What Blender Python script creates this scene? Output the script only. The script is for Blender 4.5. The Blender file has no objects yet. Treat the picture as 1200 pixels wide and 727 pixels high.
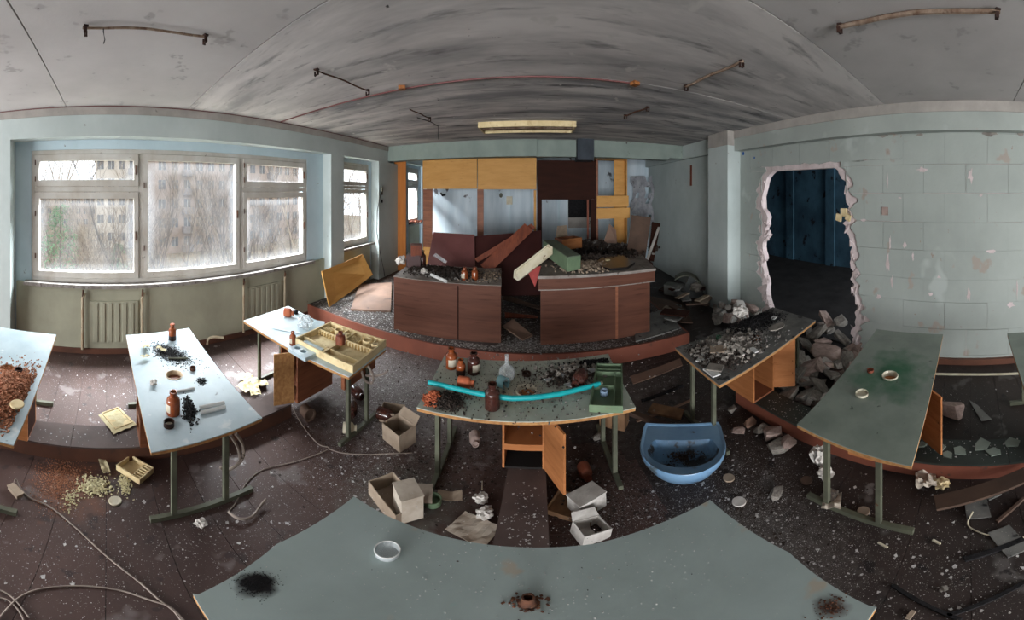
import bpy, bmesh, math, random
from mathutils import Vector, Matrix, noise
from mathutils.geometry import tessellate_polygon
C = bpy.context.scene.collection
SC = bpy.context.scene
PI = math.pi
# ---------------------------------------------------------------- camera
EYE = 1.9                                   # lens height in metres
RX, RY, CX, CY = 322.0, 450.8, 631.0, 225.0   # pixels per radian, and the pixel that looks straight ahead
cd = bpy.data.cameras.new('camera'); cam = bpy.data.objects.new('camera', cd); C.objects.link(cam)
cam.location = (0, 0, EYE); cam.rotation_euler = (PI/2, 0, 0)
cd.type = 'PANO'; cd.panorama_type = 'EQUIRECTANGULAR'
cd.longitude_min = -CX/RX; cd.longitude_max = (1200-CX)/RX
cd.latitude_max = CY/RY; cd.latitude_min = -(727-CY)/RY
cd.clip_start = 0.02; cd.clip_end = 500
SC.camera = cam
# ---------------------------------------------------------------- overcast sky, exposure
w = bpy.data.worlds.new('overcast_sky'); SC.world = w; w.use_nodes = True
nt = w.node_tree; nt.nodes.clear()
bg = nt.nodes.new('ShaderNodeBackground'); wo = nt.nodes.new('ShaderNodeOutputWorld')
tc = nt.nodes.new('ShaderNodeTexCoord'); sx = nt.nodes.new('ShaderNodeSeparateXYZ'); rp = nt.nodes.new('ShaderNodeValToRGB')
nt.links.new(tc.outputs['Generated'], sx.inputs[0]); nt.links.new(sx.outputs['Z'], rp.inputs[0])
rp.color_ramp.elements[0].position = 0.0; rp.color_ramp.elements[0].color = (0.80, 0.86, 0.93, 1)
rp.color_ramp.elements[1].position = 0.7; rp.color_ramp.elements[1].color = (1.0, 1.0, 1.0, 1)
nt.links.new(rp.outputs[0], bg.inputs['Color']); nt.links.new(bg.outputs[0], wo.inputs[0])
bg.inputs['Strength'].default_value = 2.3
def portal(name, loc, rot, sx_, sy_):
    l = bpy.data.lights.new(name, 'AREA'); l.shape = 'RECTANGLE'; l.size = sx_; l.size_y = sy_
    l.cycles.is_portal = True
    o = bpy.data.objects.new(name, l); C.objects.link(o); o.location = loc; o.rotation_euler = rot
    return o
# window openings (portals only steer sampling, they add no light)
portal('window_portal', (-4.48, 1.32, 1.62), (0, -PI/2, 0), 1.6, 5.1)
portal('window_portal', (-4.48, 5.45, 1.68), (0, -PI/2, 0), 1.6, 1.4)
portal('window_portal', (-4.48, 8.65, 1.80), (0, -PI/2, 0), 1.5, 1.1)
portal('window_portal', (-4.48, -4.7, 1.62), (0, -PI/2, 0), 1.6, 5.0)
def fill_lamp(name, loc, target, sx_, sy_, watts, col=(.90, .96, 1)):
    l = bpy.data.lights.new(name, 'AREA'); l.shape = 'RECTANGLE'; l.size = sx_; l.size_y = sy_; l.energy = watts; l.color = col
    o = bpy.data.objects.new(name, l); C.objects.link(o); o.location = loc
    o.rotation_euler = (Vector(target)-Vector(loc)).to_track_quat('-Z', 'Y').to_euler(); return o
# added fill lamps out of view: above the window heads, and behind the lens
fill_lamp('outside_fill', (-6.6, 1.3, 4.9), (-2.0, 1.3, .8), 5.6, 2.6, 2700)
fill_lamp('outside_fill', (-6.6, 6.6, 5.0), (-2.0, 6.2, .8), 4.6, 2.6, 4200)
fill_lamp('outside_fill', (-6.6, -4.8, 4.9), (-1.0, -4.6, .8), 5.0, 2.6, 3000)
fill_lamp('rear_fill', (-1.4, -6.9, 1.4), (-.5, 4, 1.9), 5.0, 2.0, 900, (.97, .98, 1))  # added fill lamp; the rear wall behind it has no opening
fill_lamp('neighbour_fill', (6.4, -3.9, 1.75), (6.8, 6, 1.2), 3.6, 1.3, 260)  # lamp added to brighten the blue room beyond the hole
SC.view_settings.view_transform = 'Standard'; SC.view_settings.look = 'None'
SC.view_settings.gamma = 1; SC.view_settings.use_curve_mapping = False
SC.view_settings.exposure = 0.12
SC.cycles.use_denoising = True
SC.cycles.max_bounces = 10; SC.cycles.diffuse_bounces = 7; SC.cycles.glossy_bounces = 3
SC.cycles.transmission_bounces = 6; SC.cycles.transparent_max_bounces = 12
SC.cycles.sample_clamp_indirect = 8; SC.cycles.caustics_reflective = False; SC.cycles.caustics_refractive = False
# ---------------------------------------------------------------- reading positions off the photograph's bearings
def spot(px, py, z=0.0):
    a = (px-CX)/RX; t = math.tan((py-CY)/RY); d = (EYE-z)/t
    return Vector((d*math.sin(a), d*math.cos(a), z))
def on_x(px, py, X):
    a = (px-CX)/RX; d = X/math.sin(a); return Vector((X, d*math.cos(a), EYE-d*math.tan((py-CY)/RY)))
def on_y(px, py, Y):
    a = (px-CX)/RX; d = Y/math.cos(a); return Vector((d*math.sin(a), Y, EYE-d*math.tan((py-CY)/RY)))
def ceil_spot(px, py, z=2.80): return spot(px, py, z)
# ---------------------------------------------------------------- mesh builder
class MB:
    def __init__(s, smooth=False): s.v = []; s.f = []; s.smooth = smooth
    def add(s, vs, fs, M=None):
        b = len(s.v)
        s.v += [(M @ Vector(p[:3]) if M is not None else Vector(p[:3])) for p in vs]
        s.f += [tuple(b+i for i in f) for f in fs]; return s
    def box(s, lo, hi, M=None):
        x0, y0, z0 = lo; x1, y1, z1 = hi
        return s.add([(x0,y0,z0),(x1,y0,z0),(x1,y1,z0),(x0,y1,z0),(x0,y0,z1),(x1,y0,z1),(x1,y1,z1),(x0,y1,z1)],
                     [(3,2,1,0),(4,5,6,7),(0,1,5,4),(1,2,6,5),(2,3,7,6),(3,0,4,7)], M)
    def cbox(s, c, size, rz=0, rx=0, ry=0):
        M = Matrix.Translation(c) @ Matrix.Rotation(rz,4,'Z') @ Matrix.Rotation(ry,4,'Y') @ Matrix.Rotation(rx,4,'X')
        h = [q/2 for q in size]; return s.box((-h[0],-h[1],-h[2]), (h[0],h[1],h[2]), M)
    def prism(s, poly, a0, a1, holes=(), axis='z'):
        def P(u, v, a): return {'z': (u, v, a), 'x': (a, u, v), 'y': (u, a, v)}[axis]
        rings = [list(poly)] + [list(h) for h in holes]
        tris = tessellate_polygon([[Vector((p[0], p[1], 0)) for p in r] for r in rings])
        flat = [p for r in rings for p in r]; n = len(flat)
        vs = [P(p[0], p[1], a0) for p in flat] + [P(p[0], p[1], a1) for p in flat]
        fs = [tuple(reversed(t)) for t in tris] + [tuple(i+n for i in t) for t in tris]
        o = 0
        for r in rings:
            m = len(r)
            for i in range(m):
                j = (i+1) % m; fs.append((o+i, o+j, o+j+n, o+i+n))
            o += m
        return s.add(vs, fs)
    def lathe(s, prof, n=20, M=None, cap=True):
        vs = []; fs = []
        for r, z in prof:
            for i in range(n):
                a = 2*PI*i/n; vs.append((r*math.cos(a), r*math.sin(a), z))
        for k in range(len(prof)-1):
            for i in range(n):
                j = (i+1) % n; fs.append((k*n+i, k*n+j, (k+1)*n+j, (k+1)*n+i))
        if cap:
            fs.append(tuple(range(n-1, -1, -1))); fs.append(tuple((len(prof)-1)*n+i for i in range(n)))
        return s.add(vs, fs, M)
    def tube(s, pts, r, n=6, r2=None):
        pts = [Vector(p) for p in pts]; vs = []; fs = []; m = len(pts)
        up = Vector((0, 0, 1))
        for k, p in enumerate(pts):
            t = (pts[min(k+1, m-1)] - pts[max(k-1, 0)])
            t = t.normalized() if t.length > 1e-9 else Vector((1,0,0))
            u = t.cross(up if abs(t.z) < .95 else Vector((1,0,0))).normalized(); v = t.cross(u)
            rr = r if r2 is None else r + (r2-r)*k/max(1, m-1)
            for i in range(n):
                a = 2*PI*i/n + PI/4; vs.append(p + rr*(math.cos(a)*u + math.sin(a)*v))
        for k in range(m-1):
            for i in range(n):
                j = (i+1) % n; fs.append((k*n+i, k*n+j, (k+1)*n+j, (k+1)*n+i))
        fs.append(tuple(range(n-1, -1, -1))); fs.append(tuple((m-1)*n+i for i in range(n)))
        return s.add(vs, fs)
    def bar(s, a, b, wd, th=None):          # square bar between two points
        return s.tube([a, b], (wd if th is None else th)*.7071, 4)
    def hull(s, pts):
        bm = bmesh.new()
        for p in pts: bm.verts.new(p)
        r = bmesh.ops.convex_hull(bm, input=bm.verts)
        bm.verts.ensure_lookup_table(); bm.verts.index_update()
        used = sorted({v.index for f in bm.faces for v in f.verts}); mp = {k: i for i, k in enumerate(used)}
        vs = [bm.verts[k].co.copy() for k in used]; fs = [tuple(mp[v.index] for v in f.verts) for f in bm.faces]
        bm.free(); return s.add(vs, fs)
    def build(s, name, mat, parent=None, label=None, origin=None, bevel=0):
        me = bpy.data.meshes.new(name)
        if parent is not None: org = Vector(parent.get('_w', (0, 0, 0)))
        elif origin is not None: org = Vector(origin)
        else:
            xs = [p.x for p in s.v]; ys = [p.y for p in s.v]; zs = [p.z for p in s.v]
            org = Vector(((min(xs)+max(xs))/2, (min(ys)+max(ys))/2, min(zs)))
        me.from_pydata([p-org for p in s.v], [], s.f); me.update()
        me.materials.append(mat)
        if s.smooth:
            me.polygons.foreach_set('use_smooth', [True]*len(me.polygons))
            me.set_sharp_from_angle(angle=math.radians(40))
        o = bpy.data.objects.new(name, me); C.objects.link(o)
        if parent is not None:
            o.parent = parent; o['_w'] = tuple(org)
        else:
            o.location = org; o['_w'] = tuple(org)
        if label: o['label'] = label
        if bevel:
            m = o.modifiers.new('b', 'BEVEL'); m.width = bevel; m.segments = 2; m.limit_method = 'ANGLE'
        return o
def thing(name, label, cat, loc=(0,0,0), group=None):
    o = bpy.data.objects.new(name, None); C.objects.link(o); o.empty_display_size = .05
    o.location = loc; o['_w'] = tuple(loc); o['label'] = label; o['category'] = cat
    if group: o['group'] = group
    return o
def tag(o, label, cat, group=None, kind=None):
    o['label'] = label; o['category'] = cat
    if group: o['group'] = group
    if kind: o['kind'] = kind
    return o
def struct(o, label=None):
    o['kind'] = 'structure'
    if label: o['label'] = label
    return o
def sroot(name, loc=(0,0,0)):
    o = bpy.data.objects.new(name, None); C.objects.link(o); o.location = loc; o['_w'] = tuple(loc); o['kind'] = 'structure'; return o
def place(o, loc, rz=0, rx=0, ry=0):
    o.rotation_mode = 'XYZ'; o.location = loc; o.rotation_euler = (rx, ry, rz); return o
def copy_tree(o, parent=None):
    c = o.copy(); C.objects.link(c)
    if parent is not None: c.parent = parent
    for ch in list(o.children): copy_tree(ch, c)
    return c
# ---------------------------------------------------------------- materials
def mat(name, c1, c2=None, scale=4, stretch=(1,1,1), rough=.8, bump=0.0, bscale=40, c3=None, spots=None, metal=0, lo=.35, hi=.65, detail=5, spec=.3, trans=0):
    """noise-mixed paint: c1/c2 broad patches, c3 streaks, spots = (colour, scale, threshold)"""
    m = bpy.data.materials.new(name); m.use_nodes = True; n = m.node_tree.nodes; L = m.node_tree.links
    b = n['Principled BSDF']; b.inputs['Roughness'].default_value = rough; b.inputs['Metallic'].default_value = metal
    b.inputs['Specular IOR Level'].default_value = spec
    if trans: b.inputs['Transmission Weight'].default_value = trans
    t = n.new('ShaderNodeTexCoord'); mp = n.new('ShaderNodeMapping'); mp.inputs['Scale'].default_value = stretch
    L.new(t.outputs['Object'], mp.inputs[0])
    col = None
    def noise_(sc, det=detail, raw=False, rgh=.6):
        q = n.new('ShaderNodeTexNoise'); q.inputs['Scale'].default_value = sc; q.inputs['Detail'].default_value = det
        q.inputs['Roughness'].default_value = rgh
        L.new((t.outputs['Object'] if raw else mp.outputs[0]), q.inputs['Vector']); return q.outputs['Fac']
    def ramp(src, a, b_):
        r = n.new('ShaderNodeMapRange'); r.inputs['From Min'].default_value = a; r.inputs['From Max'].default_value = b_
        r.clamp = True; L.new(src, r.inputs['Value']); return r.outputs[0]
    def mix(f, a, b_):
        x = n.new('ShaderNodeMix'); x.data_type = 'RGBA'; L.new(f, x.inputs[0])
        for k, v in ((6, a), (7, b_)):
            if isinstance(v, tuple): x.inputs[k].default_value = (*v, 1) if len(v) == 3 else v
            else: L.new(v, x.inputs[k])
        return x.outputs[2]
    col = mix(ramp(noise_(scale), lo, hi), c1, c2 or c1)
    if c3: col = mix(ramp(noise_(scale*2.3), .56, .74), col, c3)
    for sp in (spots or []):
        cc, s_, th = sp[:3]
        col = mix(ramp(noise_(s_, 3, True), th, th+.05), col, cc)
    L.new(col, b.inputs['Base Color'])
    if bump:
        bu = n.new('ShaderNodeBump'); bu.inputs['Strength'].default_value = bump; bu.inputs['Distance'].default_value = .01
        L.new(noise_(bscale, 6, True), bu.inputs['Height']); L.new(bu.outputs[0], b.inputs['Normal'])
    return m
def S(r, g, b):                        # sRGB 0..255 to linear
    f = lambda c: (c/255/12.92) if c/255 <= .04045 else ((c/255+.055)/1.055)**2.4
    return (f(r), f(g), f(b))
M = {}
M['wall'] = mat('wall_paint', S(186,196,194), S(172,182,180), 1.2, rough=.75, bump=.15, bscale=25, spots=[(S(120,112,104), 9, .72)])
M['wall_green'] = mat('wall_paint_green', S(168,175,170), S(152,159,154), .9, rough=.7, bump=.15, bscale=25, spots=[(S(160,152,142), 3, .64), (S(148,132,120), 14, .71), (S(172,179,175), 1.3, .62)])
M['beam'] = mat('beam_paint', S(140,152,144), S(124,136,130), 1.5, rough=.8, spots=[(S(70,66,62), 7, .70)])
M['jamb'] = mat('window_niche_paint', S(200,218,226), S(186,206,214), 1.5, rough=.7, spots=[(S(110,110,105), 10, .70)])
M['parapet'] = mat('parapet_paint', S(170,170,150), S(152,152,134), 1.5, rough=.8, bump=.1, spots=[(S(120,110,90), 12, .72)])
M['cornice'] = mat('cornice_paint', S(170,164,158), S(150,146,140), 3, rough=.9, spots=[(S(90,78,74), 5, .68)])
M['ceil'] = mat('ceiling_whitewash', S(188,184,182), S(174,170,168), 1.0, rough=.95, bump=.1, spots=[(S(160,156,154), 4, .62), (S(110,106,104), 8, .73)])
M['ceil_stain'] = mat('ceiling_stained_whitewash', S(208,203,200), S(158,155,154), 2.0, (.3,1.3,1), rough=.95, c3=S(112,110,110), lo=.38, hi=.66, spots=[(S(196,192,188), 3, .64), (S(70,68,68), 9, .71)])
M['ceil_mould'] = mat('ceiling_mouldy_whitewash', S(212,207,204), S(140,139,140), 2.2, (.28,1.5,1), rough=.95, c3=S(80,80,82), lo=.38, hi=.64, spots=[(S(204,198,194), 6, .66), (S(58,57,58), 10, .69)])
M['core'] = mat('broken_gypsum_block', S(216,202,202), S(184,170,168), 5, rough=.95, bump=.8, bscale=18)
M['board'] = mat('worn_floor_paint', S(82,62,57), S(62,48,45), 1.1, (.5,1,1), rough=.6, bump=.2, spots=[(S(104,94,92), 2.6, .60), (S(134,128,126), 4.2, .68), (S(56,44,42), 7, .62), (S(150,144,140), 130, .70)])
M['board2'] = mat('worn_floor_paint_dark', S(58,48,45), S(44,38,36), 1.1, (.5,1,1), rough=.6, bump=.2, spots=[(S(84,80,78), 2.4, .60), (S(104,100,98), 4.6, .66), (S(34,30,30), 7, .62), (S(130,124,120), 130, .70)])
M['slab'] = mat('under_floor', S(30,26,24), S(22,20,19))
M['duct'] = mat('brown_duct_paint', S(104,68,54), S(82,56,46), 2, rough=.55, bump=.1, spots=[(S(60,52,48), 4, .66), (S(140,134,128), 40, .73)])
M['duct_top'] = mat('duct_top_linoleum', S(96,82,78), S(76,64,62), 3, rough=.7, spots=[(S(140,134,128), 40, .70)])
M['duct_red'] = mat('red_brown_riser', S(126,74,58), S(106,62,50), 1.5, rough=.6, spec=.2, spots=[(S(84,60,52), 6, .66), (S(70,52,46), 2, .64)])
M['lino'] = mat('dark_green_linoleum', S(48,54,50), S(36,40,38), 2.5, rough=.5, spots=[(S(120,118,112), 45, .72)])
M['pod_top'] = mat('podium_floor', S(88,78,74), S(60,54,52), 2, rough=.8, bump=.3, spots=[(S(150,144,140), 22, .62), (S(36,34,34), 1.6, .64)])
M['frame'] = mat('window_white_paint', S(206,204,198), S(186,180,170), 3, rough=.6, spots=[(S(96,80,66), 16, .70)])
M['sill'] = mat('flaking_sill', S(158,154,150), S(120,113,108), 12, rough=.9, bump=.6, spots=[(S(90,80,74), 22, .62)])
M['ext'] = mat('facade_concrete', S(120,116,110))
M['rust'] = mat('rusty_steel', S(96,60,42), S(54,38,32), 20, rough=.9, bump=.4, c3=S(130,84,50))
M['darkrust'] = mat('dark_rusty_clip', S(58,36,28), S(36,26,24), 20, rough=.9)
M['woodrod'] = mat('bleached_rod', S(150,132,116), S(100,76,60), 12, rough=.9, c3=S(70,44,32))
M['black'] = mat('black_char', S(34,32,34), S(18,18,20), 20, rough=.95, bump=.5)
M['grey_cable'] = mat('grey_cable', S(150,138,128), S(120,108,100), 10, rough=.7)
M['black_cable'] = mat('black_cable', S(28,28,32), S(20,20,22), 10, rough=.5)
M['lam_blue'] = mat('pale_blue_laminate', S(186,202,208), S(166,184,192), 3, rough=.35, bump=.03, spots=[(S(130,140,144), 12, .68), (S(206,214,216), 5, .66)])
M['lam_green'] = mat('green_grey_laminate', S(134,144,134), S(116,126,118), 3, rough=.38, bump=.03, spots=[(S(74,80,76), 14, .70), (S(150,158,150), 60, .72)])
M['lam_stained'] = mat('green_stained_laminate', S(134,144,134), S(116,126,118), 3, rough=.38, bump=.03, spots=[(S(78,86,80), 14, .68), (S(158,166,158), 60, .72)])
M['lam_sooty'] = mat('sooty_blue_laminate', S(186,202,208), S(166,184,192), 3, rough=.4, bump=.03, spots=[(S(130,140,144), 12, .66), (S(206,214,216), 5, .66)])
M['lam_dirty'] = mat('dirty_green_laminate', S(182,190,178), S(152,158,146), 4, rough=.6, bump=.1, spots=[(S(150,140,116), 3.4, .63), (S(56,54,52), 12, .66), (S(176,172,164), 42, .68), (S(112,142,136), 4.5, .68)])
M['lam_dark'] = mat('dark_dirty_laminate', S(120,120,116), S(92,92,90), 5, rough=.7, bump=.2, spots=[(S(40,40,40), 7, .62), (S(150,146,140), 40, .66)])
M['lam_front'] = mat('near_table_laminate', S(160,174,172), S(146,159,156), 2.2, rough=.42, bump=.03, spots=[(S(134,176,174), 3.3, .66), (S(168,162,148), 5, .66), (S(72,66,60), 26, .76), (S(190,192,188), 90, .70)])
M['wood'] = mat('orange_plywood', S(184,122,76), S(164,104,62), 3, (.6,.6,6), rough=.65, bump=.05, c3=S(146,90,52), spec=.2)
M['wood_brown'] = mat('brown_plywood', S(140,88,62), S(116,70,50), 3, (.6,.6,6), rough=.5, c3=S(100,58,38))
M['edge'] = mat('chipboard_edge', S(182,136,86), S(150,106,66), 30, rough=.8)
M['steel'] = mat('olive_painted_steel', S(98,100,84), S(78,80,68), 6, rough=.55, spots=[(S(90,62,44), 16, .70)])
M['ceramic'] = mat('cream_ceramic', S(212,208,188), S(170,162,140), 8, rough=.3, spots=[(S(130,104,72), 6, .62)], spec=.5)
M['rustbowl'] = mat('rust_stained_ceramic', S(206,192,164), S(172,110,64), 9, rough=.5, lo=.45, hi=.7)
M['counter'] = mat('walnut_laminate', S(96,60,46), S(82,50,38), 2, (.5,.5,9), rough=.6, bump=.03, c3=S(66,38,28), spec=.2)
M['counter_top'] = mat('grey_dusty_counter', S(150,144,138), S(118,108,102), 4, rough=.8, bump=.2, spots=[(S(60,50,46), 9, .64), (S(160,156,150), 30, .66)])
M['yellow'] = mat('yellow_veneer', S(200,150,84), S(188,138,72), 1.6, (1,1,7), rough=.6, c3=S(176,126,66))
M['orange_post'] = mat('orange_veneer', S(196,124,60), S(178,108,48), 2, (5,5,.6), rough=.5)
M['dkbrown'] = mat('dark_brown_veneer', S(54,29,22), S(44,24,18), 2, (1,1,7), rough=.8, spec=.15)
M['maroon'] = mat('maroon_panel', S(112,70,68), S(96,58,56), 1.6, rough=.55, spots=[(S(120,84,80), 5, .70)])
M['dkmaroon'] = mat('dark_maroon_panel', S(66,34,32), S(54,28,27), 1.6, rough=.5)
M['redwood'] = mat('red_brown_timber', S(124,66,46), S(98,52,38), 3, (6,1,1), rough=.6, c3=S(150,84,56))
M['ply'] = mat('grey_brown_plywood', S(140,112,96), S(116,94,82), 2, rough=.8, spots=[(S(96,80,74), 4, .66)])
M['plydark'] = mat('dark_plywood', S(96,76,64), S(78,62,54), 3, rough=.8)
M['tan'] = mat('light_wood_tray', S(224,206,164), S(206,186,142), 5, rough=.8, c3=S(184,158,116))
M['ivory'] = mat('ivory_plastic', S(206,200,180), S(186,176,150), 6, rough=.5, spots=[(S(110,90,70), 9, .66)])
M['green'] = mat('green_painted_metal', S(110,130,102), S(92,112,88), 5, rough=.5, spots=[(S(120,112,90), 12, .70)])
M['green_top'] = mat('green_dusty_metal', S(104,114,98), S(88,98,86), 9, rough=.8)
M['amber'] = mat('amber_glass', S(168,88,48), S(136,66,34), 14, rough=.15, spec=.6, trans=.35)
M['amber_dark'] = mat('dark_amber_glass', S(76,42,34), S(58,34,30), 14, rough=.15, spec=.6, trans=.2)
M['bright_orange'] = mat('orange_paper_label', S(176,96,64), S(156,82,54), 12, rough=.7)
M['liquid'] = mat('dark_residue', S(44,24,16), S(30,18,14), 10, rough=.3)
M['label'] = mat('paper_label', S(200,192,176), S(170,160,140), 12, rough=.9)
M['paper'] = mat('dirty_paper', S(196,186,172), S(164,150,134), 6, rough=.9, bump=.2, spots=[(S(120,96,76), 7, .66)])
M['yellowpaper'] = mat('yellowed_paper', S(210,200,164), S(186,172,134), 12, rough=.9, bump=.4)
M['card'] = mat('old_cardboard', S(160,144,126), S(134,118,102), 5, rough=.9, spots=[(S(96,80,66), 6, .66)])
M['cardbrown'] = mat('brown_cardboard', S(150,116,86), S(112,84,62), 5, rough=.9)
M['white'] = mat('white_plaster', S(206,202,196), S(176,170,164), 10, rough=.95, bump=.3)
M['whiteglaze'] = mat('white_tile', S(214,216,214), S(196,196,194), 5, rough=.3)
M['stone'] = mat('grey_rubble', S(150,144,136), S(112,107,101), 6, rough=.95, bump=.6, bscale=30, spots=[(S(90,84,80), 9, .64)])
M['pinkstone'] = mat('pinkish_rubble', S(170,150,142), S(140,122,114), 6, rough=.95, bump=.6, bscale=30)
M['chipw'] = mat('white_paint_chips', S(206,204,202), S(160,156,154), 30, rough=.9)
M['chipg'] = mat('grey_dust_chips', S(140,136,132), S(100,96,92), 30, rough=.9)
M['chipb'] = mat('dark_debris_chips', S(70,60,54), S(42,36,33), 30, rough=.95)
M['pellet'] = mat('cream_pellets', S(212,204,168), S(190,180,140), 30, rough=.8)
M['orangedust'] = mat('orange_powder', S(176,122,92), S(140,92,68), 12, rough=.95, bump=.8, c3=S(196,164,140))
M['teal'] = mat('teal_rubber_hose', S(24,158,160), S(20,140,146), 8, rough=.4)
M['blue'] = mat('blue_enamel', S(124,160,192), S(106,144,180), 4, rough=.3, spec=.5, spots=[(S(90,104,112), 5, .60), (S(60,66,70), 9, .64)])
M['sinkdirt'] = mat('dirty_blue_enamel', S(96,136,172), S(66,88,106), 5, rough=.5, spots=[(S(48,50,52), 6, .52), (S(150,150,146), 60, .66)])
M['bluewall'] = mat('blue_room_paint', S(80,116,138), S(52,78,94), 1.0, rough=.7, spots=[(S(40,44,50), 3, .62)])
M['darkfloor'] = mat('dark_room_floor', S(62,60,60), S(44,43,43), 2, rough=.9, bump=.3)
M['tuff'] = mat('white_peeling_wallpaper', S(160,162,166), S(130,132,138), 8, rough=.9, spots=[(S(60,56,54), 6, .62)])
M['backwall'] = mat('back_wall_blue_white', S(214,226,234), S(190,206,216), 2, (2,1,.4), rough=.8, spots=[(S(90,90,94), 2.4, .66)])
M['tape'] = mat('pale_tape', S(150,176,200), S(130,150,176), 6, rough=.5)

M['dullcyan'] = mat('dull_cyan_ceramic', S(120,160,164), S(100,140,146), 6, rough=.5)
M['redcloth'] = mat('red_pennant_cloth', S(160,72,68), S(132,56,54), 6, rough=.9)
M['greenstain'] = mat('green_stain', S(44,78,60), S(62,84,66), 6, rough=.6)
M['vinyl'] = mat('black_board', S(22,20,22), S(16,15,17), 6, rough=.3)
M['bluedot'] = mat('blue_paint_dot', S(30,90,160), S(30,80,150), 6)
M['pipe'] = mat('tan_pipe_paint', S(168,158,136), S(146,128,104), 8, rough=.6, spots=[(S(90,54,36), 14, .66)])
def glass_mat():
    m = bpy.data.materials.new('dusty_window_glass'); m.use_nodes = True; n = m.node_tree.nodes; L = m.node_tree.links
    n.remove(n['Principled BSDF']); o = n['Material Output']
    tr = n.new('ShaderNodeBsdfTransparent'); df = n.new('ShaderNodeBsdfTranslucent'); df.inputs[0].default_value = (.85,.88,.92,1)
    gl = n.new('ShaderNodeBsdfGlossy'); gl.inputs['Roughness'].default_value = .05
    mx = n.new('ShaderNodeMixShader'); mx2 = n.new('ShaderNodeMixShader'); mx2.inputs[0].default_value = .04
    t = n.new('ShaderNodeTexCoord'); q = n.new('ShaderNodeTexNoise'); q.inputs['Scale'].default_value = 2.5; q.inputs['Detail'].default_value = 6
    r = n.new('ShaderNodeMapRange'); r.inputs['From Min'].default_value = .3; r.inputs['From Max'].default_value = .8
    r.inputs['To Min'].default_value = .004; r.inputs['To Max'].default_value = .022
    # dust gathers towards the edges of every pane (generated coordinates run 0..1 over the pane)
    sp = n.new('ShaderNodeSeparateXYZ'); L.new(t.outputs['Generated'], sp.inputs[0])
    def edge(sock, wd):
        a = n.new('ShaderNodeMath'); a.operation = 'SUBTRACT'; L.new(sock, a.inputs[0]); a.inputs[1].default_value = .5
        b = n.new('ShaderNodeMath'); b.operation = 'ABSOLUTE'; L.new(a.outputs[0], b.inputs[0])
        c = n.new('ShaderNodeMapRange'); c.inputs['From Min'].default_value = .5-wd; c.inputs['From Max'].default_value = .5
        c.inputs['To Max'].default_value = .03; L.new(b.outputs[0], c.inputs['Value']); return c.outputs[0]
    ad = n.new('ShaderNodeMath'); ad.operation = 'MAXIMUM'; L.new(edge(sp.outputs['Y'], .10), ad.inputs[0]); L.new(edge(sp.outputs['Z'], .14), ad.inputs[1])
    a2 = n.new('ShaderNodeMath'); a2.operation = 'ADD'; L.new(ad.outputs[0], a2.inputs[0])
    L.new(t.outputs['Object'], q.inputs['Vector']); L.new(q.outputs['Fac'], r.inputs['Value']); L.new(r.outputs[0], a2.inputs[1])
    L.new(a2.outputs[0], mx.inputs[0]); L.new(tr.outputs[0], mx.inputs[1]); L.new(df.outputs[0], mx.inputs[2])
    L.new(mx.outputs[0], mx2.inputs[1]); L.new(gl.outputs[0], mx2.inputs[2]); L.new(mx2.outputs[0], o.inputs['Surface'])
    return m
M['glass'] = glass_mat()

def thin_glass():
    m = bpy.data.materials.new('clouded_glass'); m.use_nodes = True; n = m.node_tree.nodes; L = m.node_tree.links
    b = n['Principled BSDF']; b.inputs['Base Color'].default_value = (*S(196,202,204), 1); b.inputs['Roughness'].default_value = .12; b.inputs['Specular IOR Level'].default_value = .8
    t = n.new('ShaderNodeBsdfTransparent'); x = n.new('ShaderNodeMixShader'); f = n.new('ShaderNodeLayerWeight'); f.inputs['Blend'].default_value = .35
    r = n.new('ShaderNodeMapRange'); r.inputs['To Min'].default_value = .22; r.inputs['To Max'].default_value = .9
    L.new(f.outputs['Facing'], r.inputs['Value']); L.new(r.outputs[0], x.inputs[0]); L.new(t.outputs[0], x.inputs[1]); L.new(b.outputs[0], x.inputs[2])
    L.new(x.outputs[0], n['Material Output'].inputs['Surface']); return m
M['glassy'] = thin_glass()
def add_stain(m, c, r_, colour, amt=1.0, sc=9, soft=.5, sy=1.0):
    """a spill of its own shape soaked into the surface m, centred on c in the surface's own coordinates"""
    n = m.node_tree.nodes; L = m.node_tree.links; b = n['Principled BSDF']; src = b.inputs['Base Color'].links[0].from_socket
    t = n.new('ShaderNodeTexCoord'); mp = n.new('ShaderNodeMapping'); mp.inputs['Location'].default_value = (-c[0]/r_, -c[1]/r_/sy, 0); mp.inputs['Scale'].default_value = (1/r_, 1/r_/sy, 0)
    L.new(t.outputs['Object'], mp.inputs[0]); ln = n.new('ShaderNodeVectorMath'); ln.operation = 'LENGTH'; L.new(mp.outputs[0], ln.inputs[0])
    q = n.new('ShaderNodeTexNoise'); q.inputs['Scale'].default_value = sc; q.inputs['Detail'].default_value = 7; L.new(t.outputs['Object'], q.inputs['Vector'])
    a = n.new('ShaderNodeMath'); a.operation = 'MULTIPLY_ADD'; L.new(q.outputs['Fac'], a.inputs[0]); a.inputs[1].default_value = 1.6; L.new(ln.outputs['Value'], a.inputs[2])
    r = n.new('ShaderNodeMapRange'); r.inputs['From Min'].default_value = 1.8-soft; r.inputs['From Max'].default_value = 1.8; r.inputs['To Min'].default_value = amt; r.inputs['To Max'].default_value = 0
    L.new(a.outputs[0], r.inputs['Value']); x = n.new('ShaderNodeMix'); x.data_type = 'RGBA'; L.new(r.outputs[0], x.inputs[0]); L.new(src, x.inputs[6]); x.inputs[7].default_value = (*colour, 1)
    L.new(x.outputs[2], b.inputs['Base Color'])
# ================================================================ THE SETTING
ZC = 2.82; XR = 3.97; XF = -4.05; XP = -4.25; XG = -4.33; YB = 9.4; Y0 = -7.5
rnd = random.Random(5)
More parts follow.
